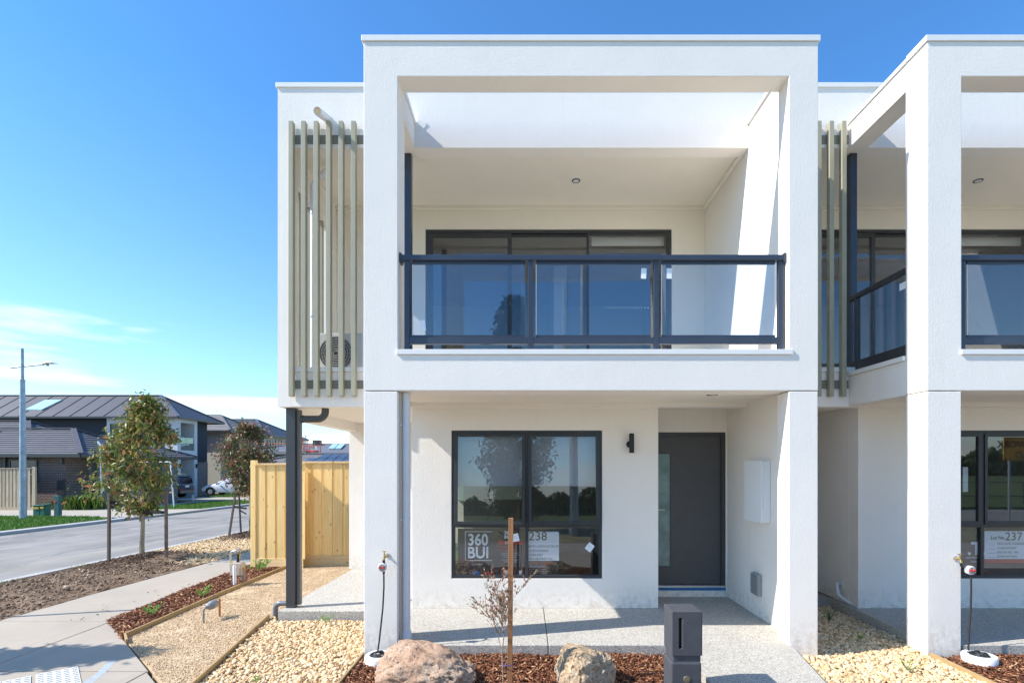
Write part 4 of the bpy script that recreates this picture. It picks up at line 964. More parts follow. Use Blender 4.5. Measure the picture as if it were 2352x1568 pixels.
# signs behind the near window
YS = MY + 0.056
def sign_plate(name, x0, x1, z0, z1, m, label, cat, y=YS, group=None):
    e = empty(name, ((x0+x1)/2, y, z0), label, cat, group)
    box('board', m, x0, x1, y, y+.004, z0, z1, e); return e
s1 = sign_plate('builder_sign', -0.90, -0.02, 0.415, 1.045, M['poster'], 'dark builder board lettered 360 BUI in white behind the lower left pane', 'sign')
def wp(px, py): return U(px, py, YS)          # picture position -> point on the sign plane
a = wp(1068, 1219.5); b_ = wp(1130.5, 1287)
for (xa, xb, za, zb) in ((a.x, a.x+.008, b_.z, a.z), (a.x, b_.x, a.z-.008, a.z), (a.x, b_.x, b_.z, b_.z+.008)):
    box('outline', M['poster_white'], xa, xb, YS-.0012, YS-.0002, za, zb, s1)
text('lettering', '360', 0.213, (wp(1074,0).x, YS-.0004, wp(0,1251).z), M['poster_white'], s1, bold=0.005, sx=0.86)
text('lettering', 'BUI', 0.213, (wp(1073,0).x, YS-.0004, wp(0,1280.5).z), M['poster_white'], s1, bold=0.0045, sx=0.90)
text('lettering', 'MONTEREY', 0.028, (wp(1083,0).x, YS-.0004, wp(0,1297).z), M['poster_white'], s1)
MB().lathe([(0.045,0),(0.045,0.001)], (wp(1094,0).x, YS-.0002, wp(0,1318).z), 20, 'y').build('badge', plain('blue_badge', (0.02,0.2,0.5), .6), s1)
box('patch', M['poster_red'], wp(1111,0).x, wp(1134,0).x, YS-.0012, YS-.0002, wp(0,1324).z, wp(0,1313).z, s1)
s2 = sign_plate('warning_sign', -0.335, -0.022, 0.43, 1.035, M['poster'], 'dark site warning board with red bands behind the lower left pane', 'sign', YS-.008)
y2 = YS-.0085
text('lettering', '360', 0.066, (wp(1158,0).x, y2, wp(0,1226).z), M['poster_white'], s2, bold=0.002)
text('lettering', 'BUI', 0.066, (wp(1158,0).x, y2, wp(0,1236).z), M['poster_white'], s2, bold=0.002)
box('band', M['poster_red'], wp(1144,0).x, wp(1203,0).x, y2-.0004, y2+.0003, wp(0,1249).z, wp(0,1241).z, s2)
text('lettering', 'STOP', 0.042, (wp(1160,0).x, y2-.0006, wp(0,1248).z), M['poster_white'], s2, bold=0.001)
text('lettering', 'AUTHORISED AREA', 0.032, (wp(1139,0).x, y2, wp(0,1256).z), M['poster_red'], s2, bold=0.001, sx=0.92)
text('lettering', 'SITE PERSONNEL ONLY', 0.026, (wp(1143,0).x, y2, wp(0,1263).z), M['poster_red'], s2, bold=0.001, sx=0.9)
for i, t in enumerate(('Please ensure you are wearing the', 'correct protective equipment on site', 'at all times before entering', 'Do not enter without induction', 'All visitors must report first')):
    text('lettering', t, 0.0165, (wp(1170,0).x, y2, wp(0,1269.5+i*4.6+(2 if i > 2 else 0)).z), M['poster_white'] , s2, align='CENTER')
for x_ in (1160, 1171, 1192): box('pictogram', M['poster_white'], wp(x_,0).x, wp(x_+6,0).x, y2, y2+.0004, wp(0,1318).z, wp(0,1309).z, s2)
s3 = sign_plate('lot_sign', 0.034, 0.435, 0.43, 1.040, M['poster'], 'lot board with white panel reading 238 behind the lower right pane', 'sign')
box('panel', M['paper'], 0.040, wp(1284,0).x, YS-.0015, YS-.0003, wp(0,1287).z, wp(0,1220).z, s3, 0.0)
for t, sz, px, py, mm, bd in (('238', 0.165, 1213, 1240, 'ink_brown', 0.0005), ('IAMS LANDING BLVD', 0.042, 1213, 1256, 'ink', 0), ('CHECKPOINT', 0.042, 1213, 1266.5, 'ink', 0), ('158963957', 0.042, 1213, 1276, 'ink', 0), ('IAN 0419555 216', 0.044, 1213, 1285, 'ink', 0)):
    text('handwriting', t, sz, (max(wp(px,0).x, .042), YS-.0018, wp(0,py).z), M[mm], s3, bold=bd)
text('lettering', 'SITE ENTRY CONDITIONS', 0.026, (wp(1214,0).x, YS-.0004, wp(0,1294).z), M['poster_red'], s3, bold=0.001)
for i in range(5): text('lettering', 'Check in at the site office before entry' if i % 2 else 'Report all hazards to the supervisor', 0.016, (wp(1216,0).x, YS-.0004, wp(0,1299.5+i*4).z), M['poster_white'], s3)
for (px, py, rz, lab) in ((1184,1234,-12,'small white note stuck on the window beside the orange stake'), (1354.5,1256,38,'small tilted white note stuck on the lower right window pane')):
    p = U(px, py, MY+.030); e = empty('note', p, lab, 'note', 'paper notes on the window')
    q = MB().box(-.045,.045,-.0006,0,-.052,.052).build('sheet', M['paper'], e)
    q.location = (0,0,0)
    for v in q.data.vertices: v.co += Vector(p)
    e.rotation_euler = (0, R(rz), 0)
    for k in range(4):
        l = MB().box(-.03,.02+.004*k,-.001,-.0007,.02-.012*k,.022-.012*k).build('print', M['grey_box'], e)
        for v in l.data.vertices: v.co += Vector(p)
# signs behind the second window
def wq(px, py): return U(px, py, YS)
s4 = sign_plate('lot_sign', wq(2259,0).x, wq(2352,0).x+.25, 0.40, 1.045, M['poster'], 'lot board reading Lot No. 23 in the second townhouse window', 'sign')
box('panel', M['paper'], wq(2261,0).x, wq(2352,0).x+.24, YS-.0015, YS-.0003, wq(0,1283).z, wq(0,1219).z, s4)
text('lettering', 'Lot No.', 0.062, (wq(2275,0).x, YS-.0018, wq(0,1237.5).z), M['ink'], s4, bold=0.001)
text('handwriting', '237', 0.155, (wq(2308,0).x, YS-.0018, wq(0,1240).z), M['ink_brown'], s4)
for i, t in enumerate(('WILLIAMS LANDING', 'CHECKPOINT', '535153 VIC 190', 'JOHN 0419355')):
    text('handwriting', t, 0.042, (wq(2290,0).x, YS-.0018, wq(0,1250.5+i*9.7).z), M['ink'], s4)
    box('line', M['ink'], wq(2270,0).x, wq(2286,0).x, YS-.0019, YS-.0016, wq(0,1250.5+i*9.7).z, wq(0,1250.5+i*9.7).z+.003, s4)
box('band', M['poster_red'], wq(2261,0).x, wq(2352,0).x+.24, YS-.0013, YS-.0003, wq(0,1292).z, wq(0,1284.5).z, s4)
s5 = sign_plate('builder_sign', wq(2214,0).x-.2, wq(2248,0).x, 0.40, 1.045, M['poster'], 'dark builder board with a big white T in the second townhouse window', 'sign')
text('lettering', '.T.', 0.235, (wq(2222,0).x, YS-.0004, wq(0,1272.5).z), M['poster_white'], s5, bold=0.008)
text('lettering', '32450', 0.032, (wq(2229,0).x, YS-.0004, wq(0,1291).z), M['poster_white'], s5)
box('outline', M['poster_white'], wq(2218,0).x, wq(2250,0).x, YS-.0012, YS-.0002, wq(0,1280.5).z, wq(0,1279).z, s5)
p5 = empty('notice', (wq(2219,0).x, MY+.06, 1.7), 'white paper notice taped inside the second townhouse window by its pillar', 'notice')
box('sheet', M['paper'], wq(2212,0).x, wq(2224,0).x, MY+.060, MY+.0605, wq(0,1129).z, wq(0,1072).z, p5)

# ------------------------------------------------------------------ near garden things
def boulder(name, c, size, label, m, seed, sq=0.0, rot=0.0):
    bm = bmesh.new(); bmesh.ops.create_icosphere(bm, subdivisions=6, radius=1.0)
    cr, sr = math.cos(rot), math.sin(rot)
    for v in bm.verts:
        p = v.co.copy()
        if sq:
            q = Vector([math.copysign(abs(x)**(1-sq), x) for x in p]); p = q / max(1e-6, (q.length**0.45))
        d = noise.fractal(p*1.1 + Vector((seed,0,0)), 1.0, 2.0, 3)*0.20 + noise.fractal(p*3.2 + Vector((0,seed,0)), 1.0, 2.0, 4)*0.085 + noise.fractal(p*11 + Vector((0,0,seed)), 0.9, 2.0, 4)*0.025
        pit = max(0.0, noise.noise(p*9 + Vector((seed,seed,0))) - 0.34) * 0.22
        p = p * (1 + d - pit)
        p = Vector((p.x*size[0], p.y*size[1], p.z*size[2])); v.co = Vector((p.x*cr - p.y*sr, p.x*sr + p.y*cr, p.z))
    me = bpy.data.meshes.new(name); bm.to_mesh(me); bm.free(); me.materials.append(m); me.shade_smooth()
    o = link(name, me, None, c); return tag(o, label, 'boulder', 'garden boulders')
b1 = boulder('boulder', (-0.87, 4.63, -0.02), (0.425, 0.33, 0.285), 'big pink brown boulder with a sloping right shoulder beside the white bowl', M['rock1'], 3.7, 0.12, 0.1)
for v in b1.data.vertices:                                 # the top leans to the left
    v.co.z *= 1.0 - 0.42*max(0, v.co.x/0.46) ; v.co.x -= 0.10*max(0, v.co.z)/0.3
b2 = boulder('boulder', (0.53, 4.66, -0.02), (0.245, 0.225, 0.24), 'squarish pitted tan boulder behind which the mulch darkens, right of the stake', M['rock2'], 9.1, 0.45, 0.35)
def mailbox():
    e = empty('mailbox', (1.33, 4.32, -0.09), 'charcoal square pillar mailbox with a tall vertical slot', 'mailbox')
    x0, x1, y0, y1 = 1.203, 1.453, 4.20, 4.45
    # head: a box with a slot cut into the front
    sx0, sx1, sz0, sz1, z0, z1 = 1.259, 1.284, 0.375, 0.625, 0.315, 0.678
    o = [(x0,z0),(x1,z0),(x1,z1),(x0,z1)]; h = [(sx0,sz0),(sx1,sz0),(sx1,sz1),(sx0,sz1)]
    vs = [(x,y0,z) for x,z in o+h] + [(x,y1,z) for x,z in o] + [(x,y0+.06,z) for x,z in h]; fs = []
    for i in range(4):
        j = (i+1) % 4; fs += [(i,j,4+j,4+i), (i,8+i,8+j,j), (4+i,4+j,12+j,12+i)]
    fs += [(8,9,10,11), (12,13,14,15)]
    MB().add(vs, fs).build('head', M['mail'], e, bevel=0.007)
    box('slot', M['black'], sx0+.001, sx1-.001, y0+.040, y0+.059, sz0+.001, sz1-.001, e)
    box('neck', M['mail'], x0+.012, x1-.012, y0+.012, y1-.012, 0.262, 0.3145, e, 0.003)
    box('body', M['mail'], x0-.008, x1-.008, y0-.004, y1-.004, -0.30, 0.2615, e, 0.014)
    MB().lathe([(0.030,0),(0.028,0.004),(0.012,0.006)], (1.322, y0-.005, 0.125), 18, 'y').build('lock', plain('dull_brass', (0.20,0.18,0.12), 0.5, 0.5), e, True)
mailbox()
def stake():
    x = (1171-VX)*4.5/F
    mb = MB(); mb.box(x-.0215, x+.0215, 4.48, 4.523, -0.25, 1.415)
    o = mb.build('garden_stake', M['stake'], bevel=0.002, loc=(x, 4.5, 0)); tag(o, 'tall orange brown hardwood stake standing in the mulch in front of the window', 'stake')
    o.rotation_euler = (0, R(0.4), 0)
    e = empty('seedling', (x-.06, 4.5, -0.09), 'wispy reddish brown dry shrub tied to the orange stake', 'shrub')
    mb = MB(); tips = []
    rr = random.Random(4)
    def br(p, d, L, r, depth):
        pts = [p]; q = p.copy(); dd = d.copy()
        for i in range(4):
            dd = (dd + Vector((rr.uniform(-.2,.2), rr.uniform(-.2,.2), rr.uniform(-.05,.12)))).normalized(); q = q + dd*L/4; pts.append(q.copy())
        mb.tube(pts, [r*(1-.14*i) for i in range(5)], 5)
        if depth == 0: tips.append((pts, dd)); return
        for k in range(3 if depth > 1 else 4):
            i = rr.randint(1, 4); a = rr.uniform(0, 6.28); nd_ = (dd*0.9 + Vector((math.cos(a), math.sin(a)*.7, rr.uniform(.1,.7)))*0.75).normalized()
            br(pts[i], nd_, L*rr.uniform(.5,.75), r*.55, depth-1)
    base = Vector((x-.055, 4.48, -0.10))
    stem = [base, base+Vector((-.004,0,.15)), base+Vector((-.012,0,.34)), base+Vector((.004,0,.50)), base+Vector((.018,0,.62))]
    mb.tube(stem, [.0065,.006,.0055,.005,.004], 7)
    for i in range(11):
        k = rr.choice((2,3,3,4,4)); a = rr.uniform(0, 6.28)
        br(stem[k], Vector((math.cos(a)*.6+.12, math.sin(a)*.45, rr.uniform(.6,1.3))).normalized(), rr.uniform(.16,.34), .003, 2)
    mb.build('stem', M['bark_d'], e, True)
    V = []; T = []
    for pts, d in tips:
        for k in range(8):
            t = rr.random(); i = min(3, int(t*4)); p = pts[i].lerp(pts[i+1], t*4-i)
            n_ = (d + Vector((rr.uniform(-1,1), rr.uniform(-1,1), rr.uniform(-.3,1)))*.8).normalized(); L = rr.uniform(.018,.036); w = n_.cross(Vector((rr.uniform(-1,1),1,rr.uniform(-1,1)))).normalized()*.0048
            b_ = len(V); V += [p, p+n_*L*.5+w, p+n_*L, p+n_*L*.5-w]; T.append((b_,b_+1,b_+2,b_+3))
    mesh_np('leaves', np.array([list(v) for v in V]) - np.array(list(ORG[e.name])), np.array(T), M['leaf_dry'], e)
    p = Vector((x-.03, 4.475, 0.125))
    MB().tube([p+Vector((-.03,0,0)), p+Vector((0,-.012,.012)), p+Vector((.05,-.005,0)), p+Vector((.055,.05,0)), p+Vector((.0,.055,.0)), p+Vector((-.03,0,0))], .0035, 6).build('tie', plain('purple_string', (.10,.08,.30), .6), e)
stake()
def sprout(px, py, h, label, n=14, m='leaf_young', cat='plant', spread=0.8, grp=None, lw=0.2):
    g = G(px, py); rr = random.Random(int(px*7+py))
    e = empty('seedling' if cat == 'plant' else 'grass_tuft', g, label, cat, grp); V = []; T = []; mb = MB()
    for i in range(n):
        a = rr.uniform(0, 6.28); d = Vector((math.cos(a)*spread, math.sin(a)*spread, rr.uniform(.5,1.3))).normalized(); L = h*rr.uniform(.5,1.15)
        if cat == 'plant':
            p1 = g + d*L; mb.tube([g, g+d*L*.5, p1], [h*.012, h*.01, h*.007], 5)
            for k in range(7):
                t = rr.uniform(.3,1); p = g + d*L*t; f = (d + Vector((rr.uniform(-1,1),rr.uniform(-1,1),rr.uniform(-.4,.8)))).normalized(); w = f.cross(Vector((rr.uniform(-1,1),rr.uniform(-1,1),1))).normalized()
                l = h*rr.uniform(.2,.36); b_ = len(V); V += [p, p+f*l*.5+w*l*lw, p+f*l, p+f*l*.5-w*l*lw]; T.append((b_,b_+1,b_+2,b_+3))
        else:
            w = d.cross(Vector((0,0,1))).normalized()*h*.02; q = g + d*L*.6; t_ = g + d*L + Vector((0,0,-L*.15)); b_ = len(V); V += [g-w, g+w, q+w*.8, q-w*.8]; T.append((b_,b_+1,b_+2,b_+3)); b_ = len(V); V += [q-w*.8, q+w*.8, t_+w*.1, t_-w*.1]; T.append((b_,b_+1,b_+2,b_+3))
    if mb.v: mb.build('stem', M['leaf_young'], e)
    mesh_np('leaves', np.array([list(v) for v in V]) - np.array(list(g)), np.array(T), M[m], e)
G1 = 'young plants in the mulch strip'
sprout(344, 1412, .17, 'bright green seedling nearest to the footpath corner', 10, grp=G1)
sprout(466, 1370, .20, 'green seedling in the middle of the mulch strip', 9, grp=G1)
sprout(593, 1312, .24, 'pale green seedling at the fence end of the mulch strip', 14, grp=G1)
sprout(748, 1430, .16, 'thin straggly weed in the gravel under the steel post', 9, 'leaf_young', 'plant', 1.1, None, .1)
sprout(708, 1415, .12, 'smaller weed in the gravel near the porch slab edge', 6, 'leaf_young', 'plant', 1.1, None, .1)
sprout(590, 1567, .07, 'small bright weed at the bottom edge of the gravel bed', 8)
sprout(1905, 1425, .20, 'dark grass tuft between the two townhouses', 22, 'grass_clump', 'grass tuft', .45)
sprout(1973, 1468, .09, 'little yellow green weed in the gravel between the houses', 9)
sprout(2085, 1538, .20, 'spreading grass weed in the gravel near the second timber edging', 16, 'blade', 'grass tuft', 1.2)
sprout(1000, 1585, .17, 'thin green blades rising in front of the pink boulder', 4, 'leaf_young', 'grass tuft', .8)
def gas_meter():
    Y = 8.6; P = lambda px, py, dy=0.0: U(px, py, Y+dy)
    e = empty('gas_meter', P(545, 1335), 'beige gas meter on pipes in the mulch strip beside the footpath', 'gas meter')
    a = P(535, 1319); b_ = P(558.5, 1290.5)
    box('body', M['meter'], a.x, b_.x, Y-.07, Y+.07, a.z, b_.z, e, 0.008)
    box('band', plain('darker_beige', (.38,.31,.26), .6), a.x-.002, b_.x+.002, Y-.072, Y+.072, (a.z+b_.z)/2+.01, (a.z+b_.z)/2+.018, e, 0.002)
    MB().tube([P(539.5,1343,-.11), P(538.5,1300,-.11), P(538.3,1297,-.11)], [.027,.027,.018], 12).build('sleeve', M['pvc'], e, True)
    MB().tube([P(530,1318,.02), P(529.5,1272,.02), P(531,1267,.02), P(538,1264,.02), P(545,1264,.02)], .016, 10).build('riser', M['silver'], e, True)
    MB().lathe([(.032,-.02),(.036,0),(.03,.025)], P(547.5,1262,.0), 16, 'y').build('regulator', M['meter'], e, True)
    MB().lathe([(.020,-.03),(.022,.02)], P(540,1266,-.02), 12, 'y').build('valve', M['silver'], e, True)
    MB().tube([P(546.5,1290,0), P(546.5,1281,0), P(547,1272,0)], [.024,.018,.015], 10).build('union', M['black'], e, True)
    MB().tube([P(551,1282,0), P(551,1268,0)], .012, 8).build('brass_nut', M['yellow'], e, True)
    MB().tube([P(531.5,1296,-.02), P(531.5,1289,-.02)], .018, 10).build('brass_nut', M['yellow'], e, True)
    MB().tube([P(532,1318,.01), P(531.5,1298,.0)], .012, 8).build('leg', M['galv'], e, True)
    for px, t, b2_ in ((561.5,1308,1331),(556,1318,1332)): MB().tube([P(px,b2_,.0), P(px,t,.0)], .011, 8).build('leg', M['grey_box'], e, True)
    MB().tube([P(561.5,1308,.0), P(561.5,1303,.0)], .016, 8).build('brass_nut', M['yellow'], e, True)
gas_meter()
def water_meter():
    A = G(467.5, 1425); B = G(504.5, 1412); z = 0.055
    e = empty('water_meter', A, 'water meter wrapped in grey lagging on a copper pipe across the crushed rock', 'water meter')
    a = Vector((A.x, A.y, z)); b_ = Vector((B.x, B.y, z+.03)); d = (b_-a)
    MB().tube([A+Vector((0,0,-.02)), a+Vector((0,0,-.015)), a+Vector((.02,.005,.012)), a+d*.25], .012, 10).build('elbow', M['wrap'], e, True)
    MB().tube([a+d*.18, a+d*.3, a+d*.45, a+d*.62, a+d*.78, a+d*.86], [.022,.045,.056,.058,.045,.02], 14).build('lagging', M['wrap'], e, True)
    MB().tube([a+d*.83, b_+Vector((0,0,-.0))], .013, 10).build('pipe', M['copper'], e, True)
    MB().tube([B+Vector((0,0,-.02)), b_+Vector((0,0,.035))], .014, 10).build('riser', M['copper'], e, True)
    MB().bar(b_+Vector((-.03,-.01,.03)), b_+Vector((.005,-.01,.035)), .02, .012).build('tap_handle', M['brass'], e, bevel=.002)
water_meter()

# ------------------------------------------------------------------ fences
def paling_fence(name, x0, x1, y, zb, zt, pitch, wf, label, m, mx, post=None, plinth=0.16, cat='fence', group=None, thick=0.016):
    e = empty(name, (x0, y, zb), label, cat, group); n = int((x1-x0)/pitch)+1
    back = MB().box(-pitch/2+.004, pitch/2-.004, 0, thick, zb+plinth, zt-.02).build('paling', m, e)
    front = MB().box(-wf/2, wf/2, -thick-.002, -.002, zb+plinth+.001, zt-.02).build('paling', m, e, bevel=0.002)
    for o in (back, front):
        for v in o.data.vertices: v.co += Vector((x0, y, 0))
    rr = random.Random(3)
    for proto, off in ((back, 0.0), (front, pitch/2)):
        for i in range(n+1):
            x = pitch*i + off
            if x0 + x > x1 - 0.02 or (off == 0 and x0 + x > x1 - pitch/2): continue
            o = proto if i == 0 else proto.copy()
            if i: COL.objects.link(o); o.parent = e
            o.location = (x + rr.uniform(-.006,.006), 0, rr.uniform(-.004,.004) - zb*0)
    box('plinth', mx, x0, x1, y-.03, y-.019, zb-.03, zb+plinth+.02, e, 0.002)
    box('capping', mx, x0+.01, x1, y-.05, y+.05, zt-.02, zt+.018, e, 0.003)
    for z in (zb+.35, zt-.3): box('rail', mx, x0, x1, y+.017, y+.06, z-.035, z+.035, e)
    if post: 
        for (px0, px1, top) in post: box('post', m, px0, px1, y-.035, y+.06, zb-.1, top, e, 0.004)
    return e
paling_fence('paling_fence', -5.34, -4.40, 10.16, -0.13, 1.915, 0.199, 0.150, 'new pale pine paling fence left of the dark steel post', M['pine'], M['pine_x'], [(-5.44,-5.341,1.99)])
paling_fence('paling_fence', -4.56, -3.225, 10.44, -0.12, 1.955, 0.216, 0.160, 'new pale pine paling fence between the dark steel post and the white wall', M['pine'], M['pine_x'])
MB().box(-4.60,-4.55,10.2,10.38,-.13,1.90).build('fence_return', M['pine'], None)
o = bpy.data.objects['fence_return']; tag(o, 'short pine fence return hidden behind the dark steel post', 'fence')
g_ = G(60, 1163)
paling_fence('paling_fence', -31.0, -24.75, 25.7, -0.33, 1.78, 0.182, 0.112, 'weathered grey brown paling fence across the street beside the brick house', M['greywood'], M['greywood'], [(-24.75,-24.58,1.86)], 0.14)

# ------------------------------------------------------------------ trees
def street_tree(name, base, prof, zc0, zc1, trunk_r, nleaf, label, m, cat='tree', group=None, seed=1, lean=0.0, leaf=(0.055,0.105), ncl=120, top=None, off=None):
    rr = random.Random(seed); rg = np.random.default_rng(seed); base = Vector(base)
    e = empty(name, base, label, cat, group); H = zc1 - base.z
    tr = [base + Vector((0,0,-.1))]; x = y = 0
    nseg = 10
    for i in range(1, nseg+1):
        x += rr.uniform(-.02,.02)+lean/nseg; y += rr.uniform(-.02,.02); tr.append(base + Vector((x, y, H*0.93*i/nseg)))
    MB().tube(tr, [trunk_r*(1.25 if i == 0 else 1)*(1-.085*i) for i in range(nseg+1)], 9).build('trunk', M['bark'], e, True)
    def rad(t):
        k = t*(len(prof)-1); i = min(len(prof)-2, int(k)); return prof[i]*(1-(k-i)) + prof[i+1]*(k-i)
    def axis(z):
        k = max(0, min(nseg-1e-6, (z-base.z)/(H*.93)*nseg)); i = int(k); return tr[i].lerp(tr[i+1], k-i)
    cl = []; mb = MB()
    for i in range(ncl):
        t = rr.random()**0.92; z = zc0 + (zc1-zc0)*t; a = rr.uniform(0, 6.283); r = rad(t)*(rr.random()**0.42)
        r *= 0.80 + 0.35*noise.noise(Vector((math.cos(a)*1.3+seed, math.sin(a)*1.3, t*3.0)))
        ox = 0 if off is None else np.interp(t, *off)
        c = Vector((axis(z).x + ox + r*math.cos(a), axis(z).y + r*math.sin(a), z)); cl.append((c, rr.uniform(.09,.19)*(0.6+rad(t)*.7)))
        o = axis(max(base.z+.45*(zc0-base.z)+.3, z - r*rr.uniform(.5,1.0) - .1)); mid = o.lerp(c, .55) + Vector((0,0,-.04*r))
        mb.tube([o, mid, c], [.011*(.5+r), .007, .0035], 5, False)
    if top:
        for k in range(top): cl.append((axis(zc1)+Vector((rr.uniform(-.12,.12), rr.uniform(-.1,.1), rr.uniform(-.05,.18))), .07))
    mb.build('branches', M['bark_d'], e, True)['kind'] = 'stuff'
    n = nleaf; ci = rg.integers(0, len(cl), n); C = np.array([list(c) for c, s in cl])[ci]; S = np.array([s for c, s in cl])[ci]
    P = C + rg.normal(0, 1, (n,3)) * S[:,None] * np.array([.75,.75,.62])
    az = rg.uniform(0, 6.283, n); el = rg.normal(-.65, .55, n)
    D = np.column_stack([np.cos(az)*np.cos(el), np.sin(az)*np.cos(el), np.sin(el)]); Rn = rg.normal(0,1,(n,3)); W = np.cross(D, Rn); W /= np.linalg.norm(W,axis=1)[:,None]; N = np.cross(D, W)
    L = rg.uniform(leaf[0], leaf[1], n)[:,None]; wd = L*rg.uniform(.15,.23,n)[:,None]
    V = np.stack([P, P+D*L*.42+W*wd+N*L*.05, P+D*L+N*L*-.10, P+D*L*.42-W*wd+N*L*.05, P+D*L*.5+N*L*-.03], 1).reshape(-1,3) - np.array(list(base))
    k = np.arange(n)[:,None]*5; T = np.concatenate([k+np.array([[0,1,4]]), k+np.array([[1,2,4]]), k+np.array([[2,3,4]]), k+np.array([[3,0,4]])], 0)
    mesh_np('crown', V, T, m, e); return e
g1 = G(318, 1287); TG = 'staked young street trees'
street_tree('street_tree', (g1.x, 11.0, zg(11)), [.22,.66,.92,.88,.80,.70,.52,.34,.13], 0.90, 3.36, .048, 7000, 'young street tree with a broad olive and bronze crown between two dark stakes', M['leaf_a'], group=TG, seed=11, leaf=(.08,.145), ncl=82, top=6, off=([0,.3,.5,.65,1],[-.08,-.32,-.02,.10,.05]))
g2 = G(566, 1230)
street_tree('street_tree', (-8.15, 15.1, zg(15)), [.25,.55,.80,.92,.90,.80,.58,.30], 1.12, 3.06, .04, 6600, 'second street tree with reddish bronze top leaning over the pine fence', M['leaf_b'], group=TG, seed=23, leaf=(.075,.13), ncl=78, top=4)
def stakes(pts, label, straps, y):
    e = empty('tree_stakes', pts[0][0], label, 'tree stakes', 'stakes beside the street trees')
    for a, b_ in pts: MB().bar(a, b_, .048, .048).build('stake', M['oldwood'], e, bevel=.003)
    for s in straps: MB().bar(*s[:2], *s[2]).build('strap', M['strap'], e, bevel=.002)
Y1 = 10.85; P = lambda px, py, Y=Y1: U(px, py, Y)
t1 = Vector((g1.x, 11.0, 0))
stakes([(P(250,1296), P(251,1122)), (P(382,1294), P(381.5,1124))], 'pair of dark weathered stakes holding the first street tree', [
    (P(251,1153), Vector((t1.x, 10.95, P(0,1157).z)), (.008,.075)), (Vector((t1.x+.02, 10.95, P(0,1177).z)), P(381,1176), (.008,.065))], 0)
Y2 = 14.9; Q = lambda px, py, Y=Y2: U(px, py, Y)
stakes([(Q(526,1232), Q(543,1118)), (Q(553.5,1226), Q(548,1122, 15.2))], 'two leaning brown stakes with cross bars at the second street tree', [
    (Q(539,1164), Q(566,1167), (.03,.05)), (Q(552,1172), Q(566,1180), (.02,.035))], 0)

# ------------------------------------------------------------------ across the street
def lamp():
    Y = 20.7; p = lambda px, py: U(px, py, Y)
    b_ = p(53, 1190); e = empty('street_lamp', b_, 'tall galvanised street lamp with one flat arm lamp at the left picture edge', 'street lamp')
    c = lambda py, dx=0.0: Vector((p(51.3+(py-800)*.0045,0).x+dx, Y, p(0,py).z))
    MB().tube([c(1193), c(1182), c(874)], [.135,.118,.085], 16).build('pole', M['galv'], e, True)
    MB().tube([c(874), c(872)], [.092,.092], 16).build('collar', M['galv'], e, True)
    MB().tube([c(872), c(800)], [.055,.050], 12).build('upper_pole', M['galv'], e, True)
    MB().tube([p(24.5,844.5), p(100,836.5)], .030, 10).build('arm', M['galv'], e, True)
    a = p(97,836); z = p(0,834.5).z
    hd = MB(); W = .16
    prof = [(97,838,.05,.03),(103,834,.10,.05),(113,832.5,.16,.065),(124,832.8,.15,.05),(132,836,.06,.02)]
    vs = []; fs = []
    for px, py, w, h in prof:
        q = p(px, py); vs += [(q.x,q.y-w,q.z-h*.5),(q.x,q.y-w*.7,q.z+h*.5),(q.x,q.y+w*.7,q.z+h*.5),(q.x,q.y+w,q.z-h*.5)]
    for i in range(4):
        for j in range(4): fs.append((i*4+j, i*4+(j+1)%4, i*4+4+(j+1)%4, i*4+4+j))
    fs += [(3,2,1,0),(16,17,18,19)]
    hd.add(vs, fs).build('lamp_head', M['cap'], e, bevel=.01)
    MB().tube([p(109.5,840), p(109.5,836)], .045, 10).build('sensor', M['grey_box'], e, True)
    for py in (862, 870, 873): MB().tube([c(py,-.02), c(py,-.13)], .012, 6).build('bracket', M['galv'], e)
lamp()
def pits():
    for (a, b_, top, lab) in ((83.2,98.6,1158.5,'squat green service pillar with a yellow band, left of the pair'), (99.2,110.2,1157.5,'slightly smaller green service pillar with a yellow band, right of the pair')):
        A = U(a, 1184, 22.0); B = U(b_, top, 22.0); e = empty('service_pillar', (A.x, 22, A.z), lab, 'service pillar', 'green service pillars under the lamp')
        MB().prism([(A.x,21.85),(B.x,21.85),(B.x,22.15),(A.x,22.15)], A.z, B.z-.06).build('body', M['pitgreen'], e, bevel=.02)
        MB().box(A.x-.012,B.x+.012,21.83,22.17,B.z-.059,B.z).build('lid', M['pitgreen'], e, bevel=.02)
        box('band', M['yellow'], A.x+.03, B.x-.03, 21.822, 21.829, B.z-.17, B.z-.09, e)
    A = U(127.5, 1184, 21.8); B = U(139, 1137.5, 21.8); e = empty('marker_post', (A.x, 21.8, A.z), 'teal marker post with a round red disc beside the green pillars', 'marker post')
    box('post', M['teal'], A.x, B.x, 21.72, 21.88, A.z, B.z, e, .012)
    MB().lathe([(.055,0),(.05,.012)], (A.x+.05, 21.719, B.z-.26), 16, 'y').build('disc', M['red'], e)
pits()
